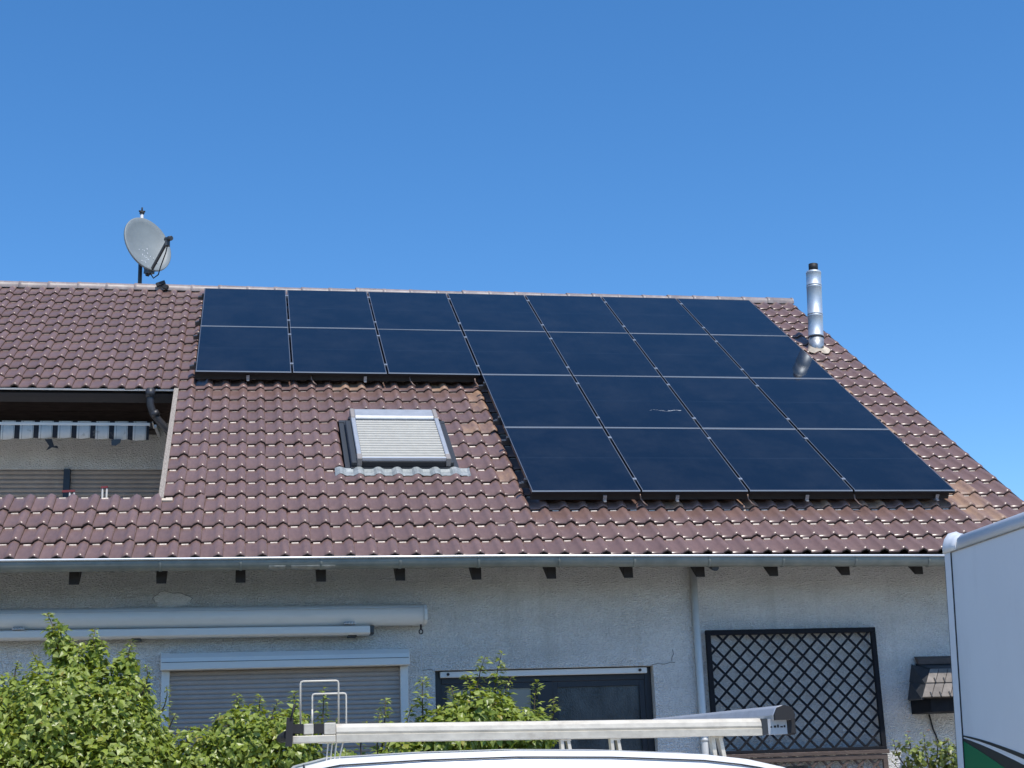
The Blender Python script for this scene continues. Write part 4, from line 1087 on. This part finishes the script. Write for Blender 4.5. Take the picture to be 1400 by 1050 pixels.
# front wing-profile crossbar, resting on the beams
q = MB(); rings = []
for y in (7.93, 9.50):
    x, z = (-0.805 if y > 9 else -0.505), rzz(-0.5)+0.088 + (0.0 if y > 9 else -0.012)
    rings.append([(x-0.05, y, z+0.002), (x+0.055, y, z+0.002), (x+0.062, y, z+0.03), (x+0.045, y, z+0.068), (x+0.005, y, z+0.082), (x-0.035, y, z+0.07), (x-0.055, y, z+0.03)])
q.loft(rings, sm=False); q.build('crossbar', M['alu'], rk, bevel=0.006)
q = MB(); q.loft([[(p[0]+0.002*(1 if i else -1), y, p[2]) for i, p in enumerate(rings[0])] for y in (7.905, 7.929)], sm=False); q.build('crossbar_cap', M['rubber'], rk)
q = MB(); q.tube([(-3.17, 7.99, 1.945), (-3.17, 9.75, 1.99)], 0.030, 14); q.build('rear_roller', M['rubber'], rk)
q = MB(); q.bar((-3.175, 7.95, 1.885), (-3.168, 7.95, 2.03), 0.02, 0.035, up=(1, 0, 0)); q.tube([(-3.165, 7.94, 2.02), (-3.145, 7.94, 2.10)], 0.006, 6); q.build('roller_end_plate', M['rubber'], rk)
def hoop(x0, x1, y, z0, z1, r_):
    q = MB(); q.tube([(x0, y, z0), (x0, y, z1-0.012), (x0+0.004, y, z1-0.003), (x0+0.014, y, z1), (x1-0.014, y, z1), (x1-0.004, y, z1-0.003), (x1, y, z1-0.012), (x1, y, z0)], r_, 8); q.build('ladder_hoop', M['rack'], rk)
hoop(-3.113, -2.915, 8.0, 1.99, 2.217, 0.0050); hoop(-2.995, -2.790, 9.3, 1.95, 2.232, 0.0052)
q = MB(); q.tube([(-3.05, 8.05, 1.98), (-3.05, 8.05, 2.075)], 0.005, 6); q.build('stop_pin', M['rack'], rk)
for yb in (8.02, 9.36):
    for xf in ((-0.86,) if yb < 9 else (-1.10, -1.42)):
        z0 = van_edge(xf)[0] - 0.055; z1 = rzz(xf) + (0.04 if yb > 9 else 0)
        q = MB(); q.bar((xf-0.028, yb, z1), (xf-0.020, yb, z0), 0.020, 0.06, up=(0, 1, 0)); q.bar((xf+0.012, yb, z1), (xf+0.034, yb, z0), 0.020, 0.06, up=(0, 1, 0)); q.box(xf-0.04, xf+0.05, yb-0.03, yb+0.03, z0-0.02, z0+0.004); q.box(xf-0.035, xf+0.03, yb-0.028, yb+0.03, z1-0.012, z1-0.001); q.build('foot', M['rack'], rk)
xf = -2.97; z0 = van_edge(xf)[0]-0.055; z1 = rzz(xf)
for yb in (8.02,):
    q = MB()
    for k in range(4): q.bar((xf+0.022*k+0.006*(k == 3)*2, yb-0.02, z1+0.0), (xf-0.012+0.020*k, yb-0.02, z0), 0.007, 0.02, up=(0, 1, 0))
    q.box(xf-0.03, xf+0.07, yb-0.04, yb+0.03, z0-0.012, z0+0.004); q.box(xf-0.05, xf+0.11, yb-0.05, yb+0.02, z1-0.006, z1+0.006); q.build('rear_foot', M['rack'], rk)

# ------------------------------------------------------------------ box truck
TX, TY1, TY0 = 1.58, 10.0, 4.6
tr = empty('box_truck', (TX+1.15, 7.0, 0))
tag(tr, 'white box truck with green and black swoosh at the right edge', 'truck')
lean = math.tan(R(3.0))
def TP(x, y, z): return Vector((TX + (x) + lean*(z-3.15), y, z))
TZ0, TZ1 = 0.95, 3.16
q = MB(); q.box(0.004, 2.3, TY0, TY1-0.004, TZ0, TZ1-0.002, T=TP); box = q.build('cargo_box', M['truck'], tr)
q = MB(); q.box(-0.004, 0.06, TY1-0.092, TY1+0.003, TZ0, TZ1-0.003, T=TP); q.build('corner_post', M['truck_trim'], tr, bevel=0.006)
q = MB(); q.box(-0.004, 0.06, TY0-0.003, TY0+0.06, TZ0, TZ1-0.003, T=TP); q.build('corner_post', M['truck_trim'], tr, bevel=0.006)
q = MB(); q.box(-0.0035, 0.02, TY1-0.100, TY1-0.0925, TZ0, TZ1-0.004, T=TP); q.box(0.0, 0.02, TY1+0.0032, TY1+0.012, TZ0, TZ1-0.06, T=TP); q.build('panel_seal', M['seal'], tr)
q = MB(); prf = [(0.10, 0.0), (-0.006, 0.0), (-0.008, 0.035), (0.004, 0.075), (0.035, 0.103), (0.10, 0.115)]
q.loft([[TP(x, y, TZ1+z) for x, z in prf] for y in (TY0, TY1-0.20)], sm=True); q.build('roof_rail', M['truck_trim'], tr)
q = MB(); rings = []
for y, sc in ((TY1-0.197, 1.02), (TY1-0.12, 1.06), (TY1-0.05, 1.22), (TY1, 1.40), (TY1+0.008, 1.38)): rings.append([TP(x - (0.006 if i in (1, 2) else 0), y, TZ1 + z*sc) for i, (x, z) in enumerate(prf)])
q.loft(rings, sm=True); q.build('corner_cap', M['truck_trim'], tr)
q = MB(); q.box(0.10, 2.3, TY0, TY1, TZ1+0.001, TZ1+0.11, T=TP); q.build('roof_panel', M['truck_trim'], tr)
q = MB(); q.box(-0.0045, 0.01, TY0, TY1-0.10, TZ1-0.010, TZ1-0.004, T=TP); q.build('rail_seam', M['wood_pale'], tr)
# swoosh lettering field: green body edged in black and white
def curve(p0, p1, p2, n=14): return [((1-t)**2*p0[0]+2*t*(1-t)*p1[0]+t*t*p2[0], (1-t)**2*p0[1]+2*t*(1-t)*p1[1]+t*t*p2[1]) for t in [k/n for k in range(n+1)]]
def decal(name, up, lo, m_, off):
    q = MB()
    for k in range(len(up)-1):
        q.quad(TP(off, *lo[k]), TP(off, *lo[k+1]), TP(off, *up[k+1]), TP(off, *up[k]))
    o = q.build(name, m_, tr); md = o.modifiers.new('thick', 'SOLIDIFY'); md.thickness = 0.0015; md.offset = 0
YS = TY1-0.101
c1u = curve((YS, 1.875), (9.2, 1.80), (7.0, 1.20)); c1l = curve((YS, 1.865), (9.2, 1.772), (7.0, 1.12))
c2u = curve((YS, 1.855), (9.2, 1.735), (7.0, 1.02)); c2l = curve((YS, 1.835), (9.3, 1.66), (7.6, 0.96))
c3u = c2l; c3l = [(y, 0.955) for y, z in c2l]
decal('green_field', c3u, c3l, M['green'], 0.002); decal('black_band', c2u, c2l, M['black_vinyl'], 0.0035); decal('black_line', c1u, c1l, M['black_vinyl'], 0.002)
q = MB(); q.box(0.15, 2.15, 2.3, TY1-0.1, 0.72, 0.94, T=lambda x, y, z: Vector((TX+x-0.1, y, z))); q.build('chassis', M['dark_grey'], tr)
for yw in (8.9, 3.1):
    for xw in (TX+0.02, TX+1.90):
        q = MB(); q.tube([(xw, yw, 0.40), (xw+0.26, yw, 0.40)], 0.40, 28); o = q.build('wheel', M['rubber'], tr, bevel=0.03, seg=2)
        q = MB(); q.tube([(xw-0.01, yw, 0.40), (xw+0.1, yw, 0.40)], [0.2, 0.22], 20); q.build('rim', M['alu'], o)
q = MB(); cabp = [(4.45, 0.55), (4.45, 2.35), (3.6, 2.42), (3.05, 2.2), (2.55, 1.45), (1.9, 1.25), (1.75, 0.9), (1.78, 0.5)]
q.prism([(TX+0.02, y, z) for y, z in cabp], (2.05, 0, 0)); q.build('cab', M['van'], tr, bevel=0.06, seg=2)
q = MB(); q.hexa([(TX+0.15, 2.56, 1.48), (TX+1.92, 2.56, 1.48), (TX+1.92, 3.03, 2.16), (TX+0.15, 3.03, 2.16), (TX+0.15, 2.52, 1.50), (TX+1.92, 2.52, 1.50), (TX+1.92, 2.99, 2.18), (TX+0.15, 2.99, 2.18)]); q.build('windscreen', M['glass_dark'], tr)
q = MB(); q.prism([(TX+0.012, 4.1, 1.45), (TX+0.012, 4.1, 2.12), (TX+0.012, 3.3, 2.12), (TX+0.012, 2.8, 1.45)], (0.02, 0, 0)); q.build('side_window', M['glass_dark'], tr)

# ------------------------------------------------------------------ unseen tree belt, added behind the camera to darken the upper wall
tb = MB(); nx, nz_ = 150, 14
grid = []
for i in range(nx+1):
    x = -75 + i
    top = (8.0 if x < -14 else (8.0 - 4.5*min(1.0, (x+14)/14))) + 1.2*mnoise.noise(Vector((x*0.16, 3.0, 0))) + 0.8*mnoise.noise(Vector((x*0.5, 9.0, 0)))
    col_ = []
    for side, k in [(1, k) for k in range(nz_+1)] + [(-1, k) for k in range(nz_, -1, -1)]:
        t = k/nz_; z = top*t
        wd = 2.2*math.sin(math.pi*(0.16+0.84*(1-t)))**0.6 if t < 1 else 0.0
        y = -20 + side*(wd + 0.6*mnoise.noise(Vector((x*0.7, z*0.7, side*5.0))))
        col_.append((x + 0.3*mnoise.noise(Vector((x, z, 1.0))), y, z))
    grid.append(col_)
for a, b in zip(grid, grid[1:]):
    for k in range(len(a)-1): tb.quad(a[k], b[k], b[k+1], a[k+1], sm=False)
tb.build('tree_belt', mat('far_foliage', (0.06, 0.085, 0.03), 0.9, var=0.5, vscale=2.5), None)['kind'] = 'stuff'
# ------------------------------------------------------------------ shrubs
def leaf_into(mb, p, dirv, up, ln, wd, fold=0.25, mi=0):
    d = dirv.normalized(); s_ = d.cross(up)
    if s_.length < 1e-4: s_ = d.orthogonal()
    s_.normalize(); n_ = s_.cross(d)
    b = len(mb.v)
    droop = n_*(-0.18*ln)
    mb.v += [tuple(p), tuple(p + d*ln*0.42 + s_*wd*0.5 + n_*fold*wd*0.5), tuple(p + d*ln + droop), tuple(p + d*ln*0.42 - s_*wd*0.5 + n_*fold*wd*0.5), tuple(p + d*ln*0.5)]
    mb.face((b, b+1, b+4), mi); mb.face((b+1, b+2, b+4), mi); mb.face((b+2, b+3, b+4), mi); mb.face((b+3, b, b+4), mi)
def shrub(name, label, blobs, shoots, mats, lsize, dens, stems, base, seed, cat='shrub'):
    random.seed(seed)
    root = empty(name, base); tag(root, label, cat)
    mb = MB()
    for bi, (c, rx, ry, rz) in enumerate(blobs):
        area = 4*math.pi*((rx*ry)**1.6/3 + (rx*rz)**1.6/3 + (ry*rz)**1.6/3)**(1/1.6)
        for k in range(int(area*dens*1.45)):
            v = Vector((random.gauss(0, 1), random.gauss(0, 1), random.gauss(0, 1))).normalized()
            if v.y > 0.55: continue                      # far side of the crown gets few leaves
            q_ = Vector((c[0]+v.x*rx, c[1]+v.y*ry, c[2]+v.z*rz))
            nz = mnoise.noise(q_*4.2 + Vector((bi*3.1, 0, 0)))*0.5 + mnoise.noise(q_*10.0)*0.28
            dep = random.random()**1.7
            inner = k % 3 == 0
            rr = 1.0 + 0.30*nz - (random.uniform(0.25, 0.65) if inner else 0.30*dep)
            p = Vector((c[0]+v.x*rx*rr, c[1]+v.y*ry*rr, c[2]+v.z*rz*rr))
            nv = Vector((v.x/rx, v.y/ry, v.z/rz)).normalized()
            up = (nv + Vector((random.gauss(0, .5), random.gauss(0, .5), random.gauss(0, .5)+0.25)) + sdir*0.55).normalized()
            dr = Vector((random.gauss(0, 1), random.gauss(0, 1), random.gauss(0, 1)-0.5)) + nv*0.6
            dr = dr - up*dr.dot(up)*0.7
            ln = lsize*(random.uniform(1.1, 1.7) if inner else random.uniform(0.5, 1.4))
            leaf_into(mb, p, dr, up, ln, ln*random.uniform(0.5, 0.8), mi=0 if random.random() < 0.68 else 1)
    stm = MB()
    for (p0, p1, n_, sz) in shoots:
        p0, p1 = Vector(p0), Vector(p1)
        L_ = (p1-p0)
        bend = Vector((random.uniform(-.05, .05), random.uniform(-.05, .05), 0))
        pts = [p0 + L_*t + bend*math.sin(t*math.pi) for t in (0, .25, .5, .75, 1)]
        stm.tube(pts, [0.008, 0.007, 0.006, 0.004, 0.0025], 5)
        for k in range(n_):
            t = random.random()**0.75
            a = 2.4*k + random.uniform(-.5, .5)
            p = p0 + L_*t + bend*math.sin(t*math.pi)
            out = Vector((math.cos(a), math.sin(a), random.uniform(-0.35, 0.65)))
            ln = sz*random.uniform(0.7, 1.25)*(1.15-0.45*t)
            leaf_into(mb, p + out*sz*random.uniform(0.05, 0.7)*(1.2-t), out, Vector((random.gauss(0, .25), random.gauss(0, .25)-0.2, 1)), ln, ln*random.uniform(0.36, 0.6), mi=1 if t > 0.55 else 0)
    fo = mb.build('foliage', mats, root); fo['kind'] = 'stuff'
    for (p0, p1, r_) in stems:
        p0, p1 = Vector(p0), Vector(p1)
        mid = (p0+p1)/2 + Vector((random.uniform(-.08, .08), random.uniform(-.08, .08), 0))
        stm.tube([p0, mid, p1], [r_, r_*0.75, r_*0.4], 7)
    stm.build('stems', M['bark'], root)
    return root
Y1 = 12.1
big = [((-5.40, Y1, 2.14), 0.50, 0.55, 0.48), ((-4.85, Y1-0.1, 2.22), 0.46, 0.55, 0.46), ((-4.45, Y1, 2.20), 0.38, 0.5, 0.44), ((-4.20, Y1, 1.98), 0.26, 0.4, 0.38),
       ((-5.1, Y1-0.15, 1.70), 0.75, 0.65, 0.60), ((-4.35, Y1-0.15, 1.70), 0.50, 0.6, 0.55), ((-4.95, Y1, 0.9), 0.9, 0.7, 0.8), ((-4.72, Y1, 2.62), 0.15, 0.15, 0.24), ((-4.84, Y1, 2.86), 0.085, 0.085, 0.14), ((-4.545, Y1, 2.72), 0.085, 0.085, 0.16), ((-4.31, Y1, 2.64), 0.09, 0.09, 0.14), ((-5.9, Y1, 1.9), 0.6, 0.6, 0.8)]
shb = [((-4.70, Y1, 2.55), (-4.93, Y1, 3.08), 120, 0.072), ((-4.68, Y1, 2.55), (-4.88, Y1-0.03, 2.98), 110, 0.07), ((-4.66, Y1, 2.5), (-4.76, Y1-0.02, 2.88), 90, 0.07), ((-4.54, Y1, 2.5), (-4.56, Y1, 2.96), 100, 0.066), ((-4.54, Y1, 2.5), (-4.50, Y1, 2.86), 80, 0.066), ((-4.40, Y1, 2.45), (-4.36, Y1, 2.74), 60, 0.06),
       ((-4.34, Y1, 2.45), (-4.28, Y1, 2.86), 80, 0.062), ((-4.25, Y1, 2.35), (-4.16, Y1, 2.66), 60, 0.06), ((-5.1, Y1, 2.45), (-5.12, Y1, 2.72), 50, 0.06), ((-5.3, Y1, 2.45), (-5.33, Y1, 2.70), 40, 0.055),
       ((-4.12, Y1, 2.2), (-4.0, Y1, 2.50), 50, 0.055), ((-4.0, Y1, 2.0), (-3.93, Y1, 2.28), 40, 0.055), ((-4.95, Y1, 2.5), (-5.02, Y1, 2.78), 50, 0.06), ((-4.8, Y1, 2.5), (-4.84, Y1, 2.76), 50, 0.06)]
shrub('shrub', 'big leafy green shrub with tall shoots in the left corner', big, shb, [M['leaf_ivy'], M['leaf_tip']], 0.062, 1050,
      [((-4.9, Y1, 0), (-4.8, Y1, 2.2), 0.05), ((-5.2, Y1, 0), (-5.3, Y1, 2.1), 0.045), ((-4.6, Y1, 0), (-4.35, Y1, 2.0), 0.04)], (-4.9, Y1, 0), 3)
Y2 = 12.0
mid = [((-3.72, Y2, 1.85), 0.33, 0.45, 0.32), ((-3.40, Y2, 2.00), 0.30, 0.42, 0.32), ((-3.08, Y2, 2.00), 0.26, 0.4, 0.30), ((-3.4, Y2, 1.4), 0.65, 0.5, 0.55), ((-2.75, Y2+0.1, 1.65), 0.45, 0.4, 0.32), ((-3.2, Y2, 0.7), 0.8, 0.5, 0.6), ((-2.2, Y2+0.1, 1.55), 0.45, 0.4, 0.35)]
shm = [((-3.0, Y2, 2.1), (-3.02, Y2, 2.42), 68, 0.066), ((-2.82, Y2, 2.0), (-2.79, Y2, 2.44), 93, 0.066), ((-2.72, Y2, 1.9), (-2.70, Y2, 2.2), 42, 0.060), ((-3.45, Y2, 2.2), (-3.46, Y2, 2.42), 51, 0.060), ((-3.3, Y2, 2.2), (-3.28, Y2, 2.40), 51, 0.060), ((-3.62, Y2, 2.0), (-3.60, Y2, 2.27), 42, 0.060), ((-2.36, Y2, 1.8), (-2.35, Y2, 2.23), 37, 0.060), ((-3.16, Y2, 2.1), (-3.14, Y2, 2.36), 51, 0.060), ((-3.85, Y2, 1.9), (-3.83, Y2, 2.18), 42, 0.060)]
shrub('shrub', 'rounded green shrub in front of the grey roller shutter, left of the rack hoops', mid, shm, [M['leaf_mid'], M['leaf_tip']], 0.058, 1050,
      [((-3.3, Y2, 0), (-3.35, Y2, 1.8), 0.04), ((-3.0, Y2, 0), (-2.9, Y2, 1.7), 0.035)], (-3.2, Y2, 0), 5)
Y3 = 12.7
rgt = [((-1.75, Y3, 2.05), 0.30, 0.35, 0.26), ((-1.42, Y3, 2.16), 0.34, 0.35, 0.30), ((-1.08, Y3, 2.08), 0.26, 0.33, 0.22), ((-1.4, Y3, 1.6), 0.75, 0.45, 0.42), ((-2.05, Y3, 1.85), 0.28, 0.3, 0.24), ((-1.4, Y3, 0.9), 0.8, 0.5, 0.6), ((-0.6, Y3, 1.55), 0.4, 0.35, 0.28)]
shr = [((-1.92, Y3, 2.1), (-1.92, Y3, 2.56), 78, 0.085), ((-1.70, Y3, 2.1), (-1.68, Y3, 2.48), 68, 0.079), ((-1.45, Y3, 2.2), (-1.38, Y3, 2.73), 74, 0.091), ((-1.30, Y3, 2.2), (-1.24, Y3, 2.74), 74, 0.091), ((-1.2, Y3, 2.2), (-1.16, Y3, 2.55), 61, 0.079), ((-0.98, Y3, 2.1), (-0.94, Y3, 2.50), 64, 0.079), ((-1.58, Y3, 2.2), (-1.55, Y3, 2.58), 61, 0.079), ((-2.28, Y3, 1.95), (-2.24, Y3, 2.38), 74, 0.079), ((-2.06, Y3, 1.9), (-2.02, Y3, 2.32), 57, 0.073), ((-2.42, Y3, 1.8), (-2.40, Y3, 2.22), 40, 0.067), ((-0.86, Y3, 2.0), (-0.80, Y3, 2.36), 51, 0.073)]
shrub('shrub', 'loose shrub with pale upright tips in front of the dark window', rgt, shr, [M['leaf_mid'], M['leaf_tip']], 0.066, 760,
      [((-1.5, Y3, 0), (-1.5, Y3, 1.9), 0.035), ((-1.3, Y3, 0), (-1.1, Y3, 1.9), 0.03), ((-1.7, Y3, 0), (-1.9, Y3, 1.9), 0.03)], (-1.4, Y3, 0), 7)
Y4 = 13.1
ros = [((2.86, Y4, 1.76), 0.22, 0.20, 0.15), ((2.58, Y4, 1.80), 0.14, 0.14, 0.12), ((3.1, Y4, 1.6), 0.25, 0.25, 0.25)]
shs = [((2.60, Y4, 1.6), (2.42, Y4, 1.93), 22, 0.055), ((2.66, Y4, 1.6), (2.56, Y4, 1.97), 30, 0.055), ((2.75, Y4, 1.6), (2.72, Y4, 1.99), 26, 0.055), ((2.9, Y4, 1.7), (2.95, Y4, 1.93), 26, 0.05), ((2.6, Y4, 1.5), (2.38, Y4, 1.75), 14, 0.05), ((2.8, Y4, 1.7), (2.83, Y4, 1.94), 26, 0.05)]
ro = shrub('rose_bush', 'rose bush with a few pale pink blooms below the tiled canopy', ros, shs, [M['leaf_rose'], M['leaf_tip']], 0.055, 420,
           [((2.8, Y4, 0), (2.7, Y4, 1.6), 0.02), ((2.85, Y4, 0), (2.95, Y4, 1.6), 0.02)], (2.8, Y4, 0), 9, cat='rose bush')
for x, z in ((2.53, 1.985), (2.72, 1.995), (2.90, 1.90), (2.98, 1.86)):
    q = MB()
    for k in range(9):
        a = 2.4*k; out = Vector((math.cos(a), math.sin(a), 0.5+0.06*k))
        leaf_into(q, Vector((x, Y4-0.1, z)), out, Vector((0, 0, 1)), 0.032-0.001*k, 0.03)
    q.build('rose_bloom', M['petal'], ro)
